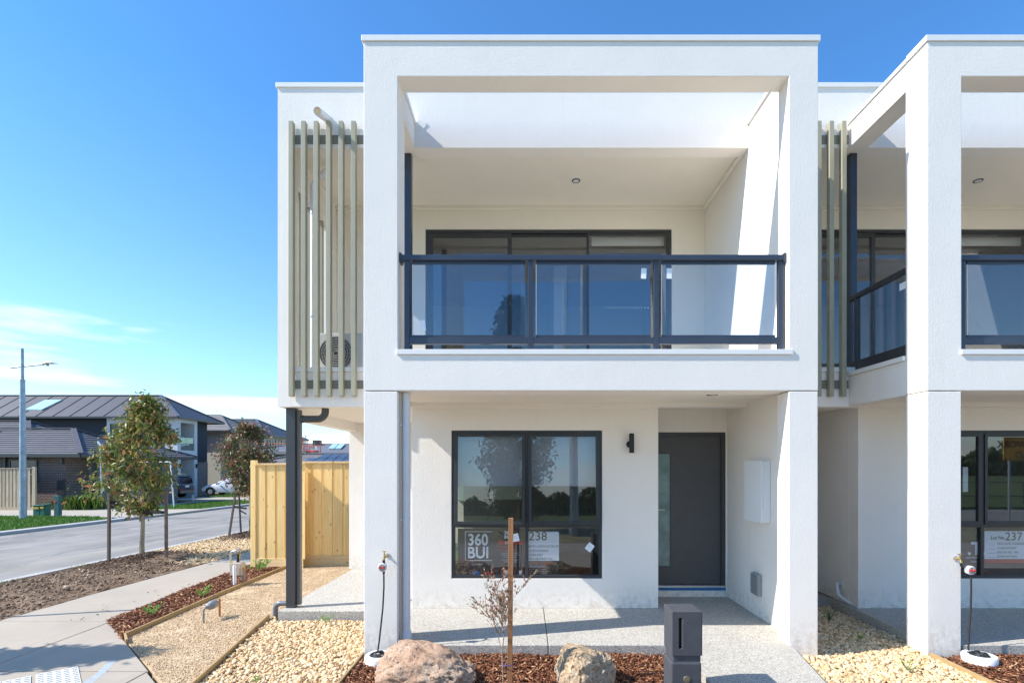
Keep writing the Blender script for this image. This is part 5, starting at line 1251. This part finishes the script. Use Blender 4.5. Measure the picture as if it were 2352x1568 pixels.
def clump():
    c = Vector((-22.9, 26.35, zg(26.3))); rg = np.random.default_rng(8); n = 1500
    e = empty('flax_clump', c, 'big strappy green plant clump in front of the brick house', 'plant')
    bx = rg.normal(0, .62, n).clip(-1.15,1.15); by = rg.normal(0,.3,n); az = rg.uniform(0,6.283,n); L = rg.uniform(.6,1.25,n)*(1-.25*np.abs(bx)); sp = rg.uniform(.15,.75,n)
    B0 = np.column_stack([bx, by, np.zeros(n)]); W = np.column_stack([-np.sin(az), np.cos(az), np.zeros(n)])*.011
    D = np.column_stack([np.cos(az)*sp, np.sin(az)*sp, np.ones(n)])
    M1 = B0 + D*L[:,None]*.6; TT = M1 + np.column_stack([np.cos(az)*sp*1.3, np.sin(az)*sp*1.3, np.full(n,.05)])*L[:,None]*.5
    V = np.stack([B0-W,B0+W,M1+W,M1-W,TT],1).reshape(-1,3); k = np.arange(n)[:,None]*5
    T = np.concatenate([k+np.array([[0,1,2]]),k+np.array([[0,2,3]]),k+np.array([[3,2,4]])],0)
    mesh_np('leaves', V, T, M['grass_clump'], e)
clump()
def goal():
    Y = 27.6; p = lambda px, py: U(px, py, Y); e = empty('goal_frame', p(300,1164), 'thin white goal frame standing on the grass by the far kerb', 'goal frame')
    r = .035
    MB().tube([p(233.8,1168), p(231,1072), p(230.5,1028)], r, 8).build('post', M['white'], e, True)
    MB().tube([p(400,1166), p(391.5,1060)], r, 8).build('post', M['white'], e, True)
    MB().tube([p(391.5,1060), p(360,1061), p(231,1058)], r*.8, 8).build('crossbar', M['white'], e, True)
    MB().tube([p(230.5,1028), p(224,1012)], r, 8).build('net_arm', M['white'], e, True)
    MB().tube([p(226,1014), p(247,1041)], r*.8, 8).build('net_arm', M['white'], e, True)
goal()

def slope_courses(mb, A, B, C, D, n, step, lap=0.0):
    """roof slope A-B at the eave, D-C at the ridge (D over A, C over B) as n stepped courses"""
    A, B, C, D = map(Vector, (A, B, C, D)); nrm = (B-A).cross(D-A).normalized()
    if nrm.z < 0: nrm = -nrm
    for i in range(n):
        t0, t1 = i/n, (i+1)/n
        a, b_, c, d = A.lerp(D,t0)+nrm*step, B.lerp(C,t0)+nrm*step, B.lerp(C,t1), A.lerp(D,t1)
        a0, b0 = A.lerp(D,t0), B.lerp(C,t0); mb.add([a,b_,c,d,a0,b0], [(0,1,2,3),(4,5,1,0)])
def hip_roof(parent, x0, x1, y0, y1, ze, zr, m, courses=0, caps=True, hipx=None, gutter=True, gm=None, seams=0):
    """eave rectangle; ridge along X"""
    ym = (y0+y1)/2; hx = hipx if hipx is not None else (y1-y0)/2
    r0, r1 = Vector((x0+hx, ym, zr)), Vector((x1-hx, ym, zr)); a, b_, c, d = (x0,y0,ze),(x1,y0,ze),(x1,y1,ze),(x0,y1,ze)
    sl = [(a,b_,r1,r0),(b_,c,r1,r1),(c,d,r0,r1),(d,a,r0,r0)]
    for q in sl:
        mb = MB()
        if courses: slope_courses(mb, *q, courses, 0.035)
        else: mb.add([q[0],q[1],q[2]] + ([q[3]] if q[2] != q[3] else []), [(0,1,2) if q[2] == q[3] else (0,1,2,3)])
        mb.build('roof_slope', m, parent)
    MB().box(x0+.05,x1-.05,y0+.05,y1-.05,ze-.06,ze-.01).build('eave_lining', M['soffit'], parent)
    if gutter:
        g = gm or M['char']
        for (p, q) in ((a,b_),(b_,c),(c,d),(d,a)):
            MB().bar(Vector(p)+Vector((0,0,-.07)), Vector(q)+Vector((0,0,-.07)), .10, .15).build('gutter', g, parent)
    if caps:
        for (p, q) in ((b_,r1),(c,r1),(a,r0),(d,r0),(r0,r1)):
            p, q = Vector(p), Vector(q); L = (q-p).length; n = max(2, int(L/.36)); dv = (q-p)/n
            proto = None
            for i in range(n):
                if proto is None:
                    mb = MB(); mb.bar(Vector((0,0,0)), dv*1.06+Vector((0,0,.0)), .24, .07); proto = o = mb.build('ridge_cap', m, parent)
                    for v in o.data.vertices: v.co += ORG[parent.name]
                    base = p + Vector((0,0,.05)); o.location = base + Vector((0,0,.02)) - ORG[parent.name]
                else:
                    o = proto.copy(); COL.objects.link(o); o.parent = parent; o.location = base + dv*i + Vector((0,0,.02)) - ORG[parent.name]
    else:
        for (p, q) in ((b_,r1),(c,r1),(a,r0),(d,r0),(r0,r1)):
            MB().bar(Vector(p)+Vector((0,0,.02)), Vector(q)+Vector((0,0,.02)), .28, .05).build('ridge_flashing', plain('ridge_flashing_metal', (.13,.13,.15), .45), parent)
    if seams:
        sp = None; A = Vector(a); 
        for i in range(1, seams):
            x = x1 - hx - 0.9*i*1.5 + 3.0
            t = min(1.0, max(0.0, (x1-x)/hx)) if x > x1-hx else 1.0
            if x < x0 + hx: break
            p = Vector((x, y0, ze+.02)); q = Vector((x, y0+(ym-y0)*t, ze+(zr-ze)*t+.02))
            MB().bar(p, q, .05, .05).build('seam', m, parent)
def win(parent, x0, x1, y, z0, z1, fm=None):
    f = frame_bars(x0, x1, z0, z1, y-.05, y+.02, .07, fm or M['frame'], parent, 'window')
    MB().box(x0+.07,x1-.07,y-.02,y-.01,z0+.07,z1-.07).build('pane', M['farglass'], f)
    return f
def winx(parent, x, y0, y1, z0, z1):
    f = MB(); w = .08
    for (a,b_,c,d) in ((y0,y1,z0,z0+w),(y0,y1,z1-w,z1),(y0,y0+w,z0+w,z1-w),(y1-w,y1,z0+w,z1-w),((y0+y1)/2-.04,(y0+y1)/2+.04,z0+w,z1-w)): f.box(x-.02,x+.05,a,b_,c,d)
    fo = f.build('window', M['frame'], parent); MB().box(x+.0,x+.01,y0+w,y1-w,z0+w,z1-w).build('pane', M['farglass'], fo); return fo
# brick house
def brick_house():
    e = empty('brick_house', (-24.4, 27.2, zg(27)), 'single storey brown brick house with grey tiled hip roof across the street', 'house')
    box('wall', M['brick'], -45, -24.4, 27.2, 32.6, -.6, 2.44, e)
    box('wall', M['greywall'], -26.5, -25.0+.9, 28.9, 34, -.6, 2.43, e)
    box('wall', M['taupe'], -24.09, -23.1, 29.3, 34, -.6, 2.42, e)
    hip_roof(e, -46, -23.25, 26.75, 33.1, 2.50, 4.03, M['tile'], 12)
    hip_roof(e, -47, -26.4, 27.3, 36.3, 2.52, 4.66, M['tile'], 16)
    hip_roof(e, -33, -22.4, 28.7, 34.9, 2.48, 3.72, M['tile'], 11)
    box('meter_box', M['char'], -24.85, -24.45, 27.15, 27.199, .35, 1.15, e, .01)
    box('downpipe', M['char'], -24.62, -24.52, 27.08, 27.18, 2.0, 2.43, e, .01)
    box('downpipe', M['char'], -27.62, -27.52, 27.08, 27.18, -.4, 2.43, e, .01)
    win(e, -27.4, -25.9, 27.19, .95, 2.25)
    for x in (-24.6, -23.9): box('pier', M['greywall'], x, x+.35, 28.6, 28.89, -.5, 2.43, e)
    t = MB().add([U(0,1002,29.0)+Vector((-1.6,0,0)), U(0,1002,29.0)+Vector((0,.0,0)), U(9,994,30.0), U(9,994,30.0)+Vector((-1.6,0,0))], [(0,1,2,3)])
    q = MB().bar(Vector((-31.2,28.6,3.55)), Vector((-31.2,29.6,3.98)), 1.7, .08).build('solar_panel', M['solar'], e)
brick_house()
def dark_house():
    x1, y0, y1 = -28.0, 41.2, 46.6; ze, zr = 5.86, 7.95
    e = empty('dark_house', (x1, y0, zg(41)), 'two storey house with navy cladding, grey metal roof and a white framed balcony', 'house')
    box('wall', M['darkclad'], -70, -33.7, y0+.3, y1, -.8, ze-.06, e)
    box('wall', M['farwhite'], -33.699, x1-2.0, y0, y1-1.0, -.8, ze-.06, e)
    # white portal frame on the east end
    box('pier', M['farwhite'], x1-1.999, x1, y0, y0+.38, -.8, ze-.07, e)
    box('pier', M['farwhite'], x1-1.999, x1, 43.3, 43.68, -.8, ze-.07, e)
    box('beam', M['farwhite'], x1-1.999, x1-.01, y0+.381, 43.299, 2.55, 3.2, e)
    box('beam', M['farwhite'], x1-1.999, x1-.01, y0+.381, 43.299, 5.45, ze-.07, e)
    box('wall', M['darkclad'], x1-1.98, x1-1.9, y0+.39, 43.29, 3.201, 5.449, e)
    winx(e, x1-1.88, 42.3, 43.2, 3.3, 5.2)
    for a, b_ in ((y0+.4, 42.3),(42.34, 43.28)): box('glass_panel', M['gglass'], x1-.06, x1-.04, a, b_, 3.202, 4.25, e)
    box('garage_door', M['garage'], x1-1.7, x1-1.6, y0+.39, 43.29, -.8, 2.2, e)
    box('wall', M['brick'], x1-1.7, x1-1.6, y0+.39, 43.29, 2.201, 2.549, e)
    box('wall', M['darkclad'], x1-2.5, x1-.6, 43.69, 46.0, 2.3, ze-.08, e)
    box('wall', M['brick_grey'], x1-2.5, x1-.8, 43.69, 46.4, -.8, 2.299, e)
    box('front_door', M['teal'], x1-.799, x1-.75, 43.9, 44.8, -.5, 1.9, e)
    for y in (y0+.15, 43.45): box('wall_lamp', M['black'], x1+.001, x1+.10, y, y+.12, 1.75, 2.1, e)
    hip_roof(e, -72, x1+.35, y0-.4, y1+.4, ze, zr, M['metalroof'], 0, False, 3.6, seams=26)
    win(e, -33.4, -32.2, y0, 4.0, 5.3)
    win(e, -31.6, -29.2, y0, 3.4, 5.0)
    # solar panel on the near slope
    k = (zr-ze)/((y1-y0+.8)/2); ye = y0-.4
    def on(px, py):
        # the spot of the slope seen there
        Y = (ze - k*ye - CAMH) / ((VY-py)/F - k); v = U(px, py, Y); v.z += .12; return v
    q = [on(58,942.5), on(96,943), on(142,920.8), on(104,920.8)]; dn = Vector((0,0,-.09))
    MB().add(q+[v+dn for v in q], [(0,1,2,3),(7,6,5,4),(0,4,5,1),(1,5,6,2),(2,6,7,3),(3,7,4,0)]).build('solar_panel', M['solar'], e)
dark_house()
def tile_house():
    e = empty('tile_house', (-29.4, 50.4, zg(50)), 'taupe two storey house with grey tiled roof behind the white hatchback', 'house')
    box('wall', M['taupe'], -46, -29.4, 50.5, 57.2, -.9, 5.35, e)
    box('wall', M['cream'], -30.9, -29.3, 49.2, 50.49, -.9, 3.2, e)
    box('garage_door', M['garage_red'], -29.38, -29.30, 51.0, 54.0, -.6, 2.2, e)
    box('wall', M['brick_grey'], -34, -31.0, 49.4, 50.49, -.9, 3.2, e)
    hip_roof(e, -47, -28.9, 50, 57.7, 5.4, 7.22, M['tile_light'], 11, True, 3.2)
    winx(e, -29.37, 52.2, 54.5, 3.6, 4.9); winx(e, -29.37, 55.3, 56.4, 3.6, 4.9); win(e, -36, -34, 50.49, 3.6, 4.9)
    box('awning', M['garage_red'], -30.2, -29.2, 50.6, 53.5, 3.0, 3.25, e)
tile_house()
def cream_house():
    e = empty('cream_house', (-31, 60.5, zg(60)), 'cream rendered two storey house with dark roof behind the orange scaffold', 'house')
    box('wall', M['cream'], -50, -31, 60.5, 71.5, -.9, 5.55, e)
    hip_roof(e, -50.5, -30.5, 60, 72, 5.6, 7.95, M['metalroof'], 0, False, 4.2)
    winx(e, -30.98, 63.4, 65.0, 3.9, 5.25); winx(e, -30.98, 65.9, 67.1, 3.9, 5.1); winx(e, -30.98, 68.5, 70, 3.9, 5.1)
    box('balcony', M['char'], -30.99, -30.2, 61.2, 71, 3.35, 3.72, e)
    for a in (60.7, 65.2): box('pier', M['farwhite'], -30.98, -30.3, a, a+.5, -.8, 3.34, e)
    box('garage_door', M['garage_red'], -30.99, -30.9, 62, 64.9, -.6, 3.0, e)
cream_house()
def grey_house():
    e = empty('grey_house', (-20, 50.4, zg(50)), 'low grey house with metal roof, two pale roof panels and a rooftop cooler', 'house')
    box('wall', M['greywall'], -26.0, -4, 50.4, 59, -.9, 3.13, e)
    hip_roof(e, -28.6, -3, 50, 60, 3.2, 4.27, M['metalroof2'], 0, False, 4)
    a = U(720.5,1020,54.5); b_ = U(735,1010.8,54.5)
    box('cooler', plain('cooler_brown', (.06,.05,.05), .7), a.x, b_.x, 54.2, 55.0, 3.9, b_.z, e, .03)
    k = 1.07/5
    for x in (754.0, 769.5):
        def on(px, py):
            Y = (3.2 - k*50 - CAMH)/((VY-py)/F - k); v = U(px, py, Y); v.z += .15; return v
        q = [on(x,1032), on(x+13.5,1032), on(x+23,1022.3), on(x+10,1022.3)]; dn = Vector((0,0,-.1))
        MB().add(q+[v+dn for v in q], [(0,1,2,3),(7,6,5,4),(0,4,5,1),(1,5,6,2),(2,6,7,3),(3,7,4,0)]).build('roof_panel', M['solar'], e)
    e2 = empty('near_house', (-15, 33.4, zg(33)), 'low tiled roof carrying dark photovoltaic panels just above the pine fence', 'house')
    box('wall', M['greywall'], -17.5, -6, 33.5, 39, -.8, 1.9, e2)
    hip_roof(e2, -18.4, -5, 33, 39.6, 1.95, 2.72, M['tile_light'], 8, True, 2.6)
    k2 = .77/3.3
    for i in range(10):
        x = -14.3 + i*.62; 
        for j in range(2):
            y = 33.5 + j*1.25; MB().bar(Vector((x+j*.5, y, 1.95+(y-33)*k2+.09)), Vector((x+j*.5, y+1.15, 1.95+(y+1.15-33)*k2+.09)), .56, .05).build('solar_panel', M['solar_dark'], e2)
grey_house()
def scaffold():
    e = empty('scaffold', (-24, 46, zg(46)), 'orange red and grey scaffold with a handrail above the pine fence', 'scaffold')
    Y = 46.0; p = lambda x, y, dy=0: U((700+x/8.4)*.8279, (1200+y/8.4)*.8279, Y+dy)
    for x, top, dy, c in ((340,150,0,'scaf_red'),(470,60,1.2,'scaf_grey'),(600,250,0,'scaf_grey'),(790,250,0,'scaf_red'),(1100,240,0,'scaf_red'),(1190,120,0,'scaf_red'),(1215,110,1.2,'scaf_grey'),(1245,60,0,'scaf_grey'),(1278,180,1.2,'scaf_red'),(1330,330,0,'scaf_red'),(1455,230,0,'scaf_grey'),(1585,200,0,'scaf_red')):
        q = p(x, top, dy); MB().tube([Vector((q.x,q.y,-.9)), q], .035, 6).build('standard', M[c], e)
    for (xa, ya, xb, yb, c) in ((220,250,830,255,'scaf_red'),(220,290,830,300,'scaf_grey'),(380,360,830,365,'scaf_grey'),(1065,118,1245,140,'scaf_grey'),(1070,245,1330,258,'scaf_grey'),(1075,360,1300,370,'scaf_red'),(1180,300,1600,312,'scaf_red'),(1240,365,1460,350,'scaf_grey'),(1240,405,1600,425,'scaf_red'),(1320,320,1430,330,'scaf_red'),(1240,510,1500,520,'scaf_red'),(1300,610,1600,600,'scaf_grey')):
        MB().tube([p(xa,ya), p(xb,yb)], .04, 6).build('ledger', M[c], e)
    a = p(380,425); b_ = p(1300,425); box('plank', M['greywall'], a.x, b_.x, Y-.5, Y+.6, a.z-.30, a.z-.05, e)
    a = p(1290,400); b_ = p(1500,440); box('plank', M['scaf_red'], a.x, b_.x, Y-.4, Y+.5, b_.z-.05, b_.z+.04, e)
    a = p(1465,310); b_ = p(1508,395); box('notice', M['farwhite'], a.x, b_.x, Y-.06, Y-.04, b_.z, a.z, e)
    MB().bar(p(1070,470), p(1290,430), .8, .1).build('plank', M['oldwood'], e)
scaffold()
# cars
def car(name, loc, rz, st, wheels, label, paint, L, W, wr, extras, cat='car'):
    """st: stations (x, z_bottom, z_belt, z_roof, halfwidth_belt, halfwidth_roof) along +X = front"""
    root = empty(name, loc, label, cat); root.rotation_euler = (0,0,rz)
    def bl(mb, nm, m, par=root, **k):
        o = mb.build(nm, m, None, **k); o.parent = par; o.location = (0,0,0); return o
    vs = []; fs = []; n = 8
    for (x, zb, zt, zr, hb, hr) in st:
        vs += [(x,-hb*.94,zb),(x,-hb,zb+(zt-zb)*.45),(x,-hb*.97,zt),(x,-hr,zr),(x,hr,zr),(x,hb*.97,zt),(x,hb,zb+(zt-zb)*.45),(x,hb*.94,zb)]
    for i in range(len(st)-1):
        for j in range(n): fs.append((i*n+j,i*n+(j+1)%n,(i+1)*n+(j+1)%n,(i+1)*n+j))
    fs += [tuple(reversed(range(n))), tuple(range((len(st)-1)*n, len(st)*n))]
    bl(MB().add(vs, fs), 'body', paint, smooth=True, bevel=.03)
    # side glass, proud of the body
    for s in (-1, 1):
        for (xa, xb, i0) in extras['side_glass']:
            def at(x, f):
                for k in range(len(st)-1):
                    if st[k][0] <= x <= st[k+1][0]:
                        t = (x-st[k][0])/(st[k+1][0]-st[k][0]); g = [a*(1-t)+b_*t for a, b_ in zip(st[k], st[k+1])]; break
                hb, hr = g[4]*.97, g[5]; return Vector((x, s*(hb+(hr-hb)*f+.008), g[2]+(g[3]-g[2])*f))
            q = [at(xa,.08), at(xb,.08), at(xb-.05*(1 if i0 else 0),.86), at(xa+.12,.86)]; dn = Vector((0,-s*.012,0))
            bl(MB().add(q+[v+dn for v in q], [(0,1,2,3),(7,6,5,4),(0,4,5,1),(1,5,6,2),(2,6,7,3),(3,7,4,0)]), 'window', M['carglass'])
    for nm, m, b_ in extras['boxes']:
        bl(MB().box(*b_), nm, m, bevel=.008)
    for nm, m, a, b_, w, h in extras.get('bars', []): bl(MB().bar(a, b_, w, h), nm, m, bevel=.008)
    for x in wheels:
        for s in (-1, 1):
            wl = bl(MB().lathe([(wr*.72,-.10),(wr,-.085),(wr,.085),(wr*.72,.10)], (x, s*(W/2-.10), wr), 24, 'y'), 'wheel', M['tyre'], smooth=True)
            rm = MB().lathe([(wr*.62,0),(wr*.60,.02),(wr*.1,.03)], (x, s*(W/2-.10) - .085, wr), 20, 'y') if s < 0 else MB().lathe([(wr*.62,0),(wr*.60,-.02),(wr*.1,-.03)], (x, s*(W/2-.10) + .085, wr), 20, 'y')
            bl(rm, 'rim', M['silver'], wl, smooth=True)
            for k in range(5):
                a = k*1.2566; c = Vector((x, s*(W/2+.01), wr)); bl(MB().bar(c+Vector((math.cos(a)*wr*.12,0,math.sin(a)*wr*.12)), c+Vector((math.cos(a)*wr*.58,0,math.sin(a)*wr*.58)), .02, .05), 'spoke', M['galv'], wl)
            arch = bl(MB().tube([(x+wr*1.14*math.cos(t), s*(W/2-.012), wr+wr*1.14*math.sin(t)) for t in np.linspace(-.15,3.29,14)], .045, 6), 'wheel_arch', paint if name == 'parked_suv' else M['tyre'], smooth=True)
    return root
G_ = zg(37.8)+.01
car('parked_suv', (-27.3, 37.8, G_), math.pi, [(-2.30,.45,1.0,1.02,.80,.75),(-2.22,.36,1.06,1.50,.88,.62),(-1.9,.34,1.07,1.66,.90,.64),(-.9,.33,1.06,1.72,.91,.66),(.3,.33,1.04,1.68,.91,.66),(.95,.34,1.04,1.12,.91,.80),(1.7,.36,.98,1.03,.88,.75),(2.25,.45,.80,.84,.75,.62)],
    (-1.35, 1.35), 'dark blue four wheel drive parked in the driveway, rear towards the street', M['suv'], 4.6, 1.8, .37,
    {'side_glass': [(-1.95,-.95,0),(-.85,-.1,0),(.0,.62,0)],
     'boxes': [('number_plate', M['white'], (-2.335,-2.305,-.22,.22,.80,.93)), ('tail_light', M['tail'], (-2.33,-2.26,-.80,-.45,.60,.68)), ('tail_light', M['tail'], (-2.33,-2.26,.45,.80,.60,.68)),
               ('bumper', plain('beige_bumper', (.20,.16,.12), .4), (-2.36,-2.15,-.78,.78,.36,.58)), ('headlight', M['silver'], (2.12,2.22,-.72,-.42,.68,.80)), ('headlight', M['silver'], (2.12,2.22,.42,.72,.68,.80)), ('chrome_strip', M['silver'], (-2.31,-2.26,-.45,.45,.96,.99)),
               ('tail_light', M['cap'], (-2.27,-2.18,-.86,-.66,.93,1.04)), ('tail_light', M['cap'], (-2.27,-2.18,.66,.86,.93,1.04))],
     'bars': [('rear_window', M['carglass'], Vector((-2.315,0,1.08)), Vector((-2.215,0,1.48)), 1.30, .03), ('spoiler', M['suv'], Vector((-2.26,0,1.58)), Vector((-2.02,0,1.66)), 1.2, .04),
              ('roof_rail', M['silver'], Vector((-1.8,-.58,1.76)), Vector((.4,-.58,1.76)), .04, .04), ('roof_rail', M['silver'], Vector((-1.8,.58,1.76)), Vector((.4,.58,1.76)), .04, .04)]})
G_ = zg(42.0)+.01
car('parked_hatchback', (-24.4, 42.6, G_), math.pi, [(-2.05,.40,.86,.90,.75,.62),(-1.95,.30,.92,1.20,.85,.60),(-1.2,.26,.93,1.42,.87,.60),(-.2,.25,.91,1.47,.88,.60),(.55,.25,.90,1.22,.88,.66),(1.05,.27,.88,.95,.87,.74),(1.7,.30,.76,.82,.84,.70),(2.1,.36,.58,.62,.72,.60)],
    (-1.3, 1.3), 'white hatchback parked nose to the dark house behind the second street tree', M['whitecar'], 4.2, 1.76, .32,
    {'side_glass': [(-1.7,-.75,0),(-.68,.1,0),(.16,.9,0)],
     'boxes': [('headlight', M['silver'], (1.80,1.98,-.78,-.55,.58,.70)), ('headlight', M['silver'], (1.80,1.98,.55,.78,.58,.70)), ('number_plate', M['white'], (2.08,2.11,-.2,.2,.40,.50)), ('tail_light', M['tail'], (-2.06,-1.98,-.80,-.6,.72,.86)), ('tail_light', M['tail'], (-2.06,-1.98,.6,.80,.72,.86))],
     'bars': [('mirror', M['whitecar'], Vector((.62,-.90,.98)), Vector((.62,-1.05,.98)), .10, .09), ('mirror', M['whitecar'], Vector((.62,.90,.98)), Vector((.62,1.05,.98)), .10, .09)]})
tag(MB().box(-22.1,-22.0,33.9,34.0,-.4,-.02).build('survey_peg', M['farwhite']), 'short white survey peg in front of the white hatchback', 'peg')
mb = MB(); mb.lathe([(2.1,-.2),(1.7,.25),(1.0,.52),(.3,.62)], (-20.6, 40.6, zg(40.6)), 16); sm = mb.build('soil_heap', M['soil'], smooth=True); tag(sm, 'low weedy soil heap in front of the white hatchback', 'soil heap')
for v in sm.data.vertices: v.co += Vector((0,0,.15*noise.noise(v.co*1.2)))

# ------------------------------------------------------------------ what stands behind us and to the sides: mirrored in the glass, casting shadows
def behind():
    e = empty('street_pole', (1.37, -1.0, -.1), 'grey street pole behind the viewer, mirrored in the windows', 'street pole')
    MB().tube([(1.37,-1.0,-.2),(1.37,-1.0,4.0),(1.37,-1.0,8.2)], [.135,.115,.09], 16).build('pole', M['galv'], e, True)
    MB().tube([(1.37,-1.0,8.0),(1.5,-1.9,8.3)], .04, 8).build('arm', M['galv'], e, True)
    MB().box(1.40,1.62,-2.5,-1.85,8.26,8.36).build('lamp_head', M['cap'], e, bevel=.03)
    street_tree('street_tree', (-.35, -2.4, -.1), [.5,1.0,1.35,1.3,1.1,.85,.5,.2], 1.1, 6.2, .06, 11000, 'tall slim tree behind the viewer, mirrored in the windows', M['leaf_dark'], seed=5, leaf=(.12,.20), ncl=200)
    street_tree('street_tree', (-7.75, 4.60, -.1), [.24,.27,.30,.27,.22,.26,.22,.07], .9, 3.20, .05, 9000, 'slim young tree beyond the left picture edge, its shadow on the footpath', M['leaf_dark'], seed=9, leaf=(.12,.2), ncl=150)
    e = empty('sign_post', (-8.2, 6.36, -.1), 'thin steel sign post beyond the left picture edge casting the narrow shadow', 'sign post')
    MB().tube([(-8.2,6.36,-.2),(-8.2,6.36,3.0)], .03, 10).build('pole', M['galv'], e, True)
    e = empty('roadwork_sign', (14.6, -1.4, -.1), 'orange roadwork ahead sign on two steel legs, mirrored in the right window', 'road sign')
    box('board', M['orange'], 13.95, 15.55, -1.40, -1.38, 2.05, 2.72, e)
    for a in ((13.97,15.53,2.68,2.70),(13.97,15.53,2.07,2.09),(13.97,13.99,2.07,2.70),(15.51,15.53,2.07,2.70)): box('border', M['ink'], a[0], a[1], -1.3795, -1.378, a[2], a[3], e)
    text('lettering', 'ROADWORK', .28, (15.42, -1.378, 2.42), M['ink'], e, (R(90),0,R(180)), bold=.008)
    text('lettering', 'AHEAD', .28, (15.2, -1.378, 2.12), M['ink'], e, (R(90),0,R(180)), bold=.008)
    for x in (14.15, 15.2): MB().tube([(x,-1.43,-.2),(x,-1.43,2.5)], .03, 8).build('leg', M['galv'], e, True)
    # park fence and the tree belt
    e = empty('park_fence', (0,-14,-.1), 'low dark park fence across the road behind the viewer', 'fence')
    for z in (.25, 1.0): box('rail', M['char'], -50, 60, -14.03, -14, z, z+.05, e)
    pr = MB().box(-.03,.03,-.03,.03,0,1.15).build('post', M['char'], e)
    for v in pr.data.vertices: v.co += Vector((0,-14,-.1))
    for i in range(46):
        o = pr if i == 0 else pr.copy()
        if i: COL.objects.link(o); o.parent = e
        o.location = (-50+i*2.4, 0, 0)
    n = 9000; rg = np.random.default_rng(12); x = rg.uniform(-110,150,n); h = 3.6+1.2*np.sin(x*.13)+.9*np.sin(x*.41+1)+.7*np.sin(x*.97)
    P3 = np.column_stack([x, -105+rg.uniform(-3,3,n), rg.uniform(0,1,n)**.8*h]); s = rg.uniform(.35,1.0,n)
    tag(scatter('tree_belt', ico(), P3, np.column_stack([s,s,s*.7]), M['leaf_dark'], .35), 'belt of dark trees along the far side of the playing field', 'trees')
behind()
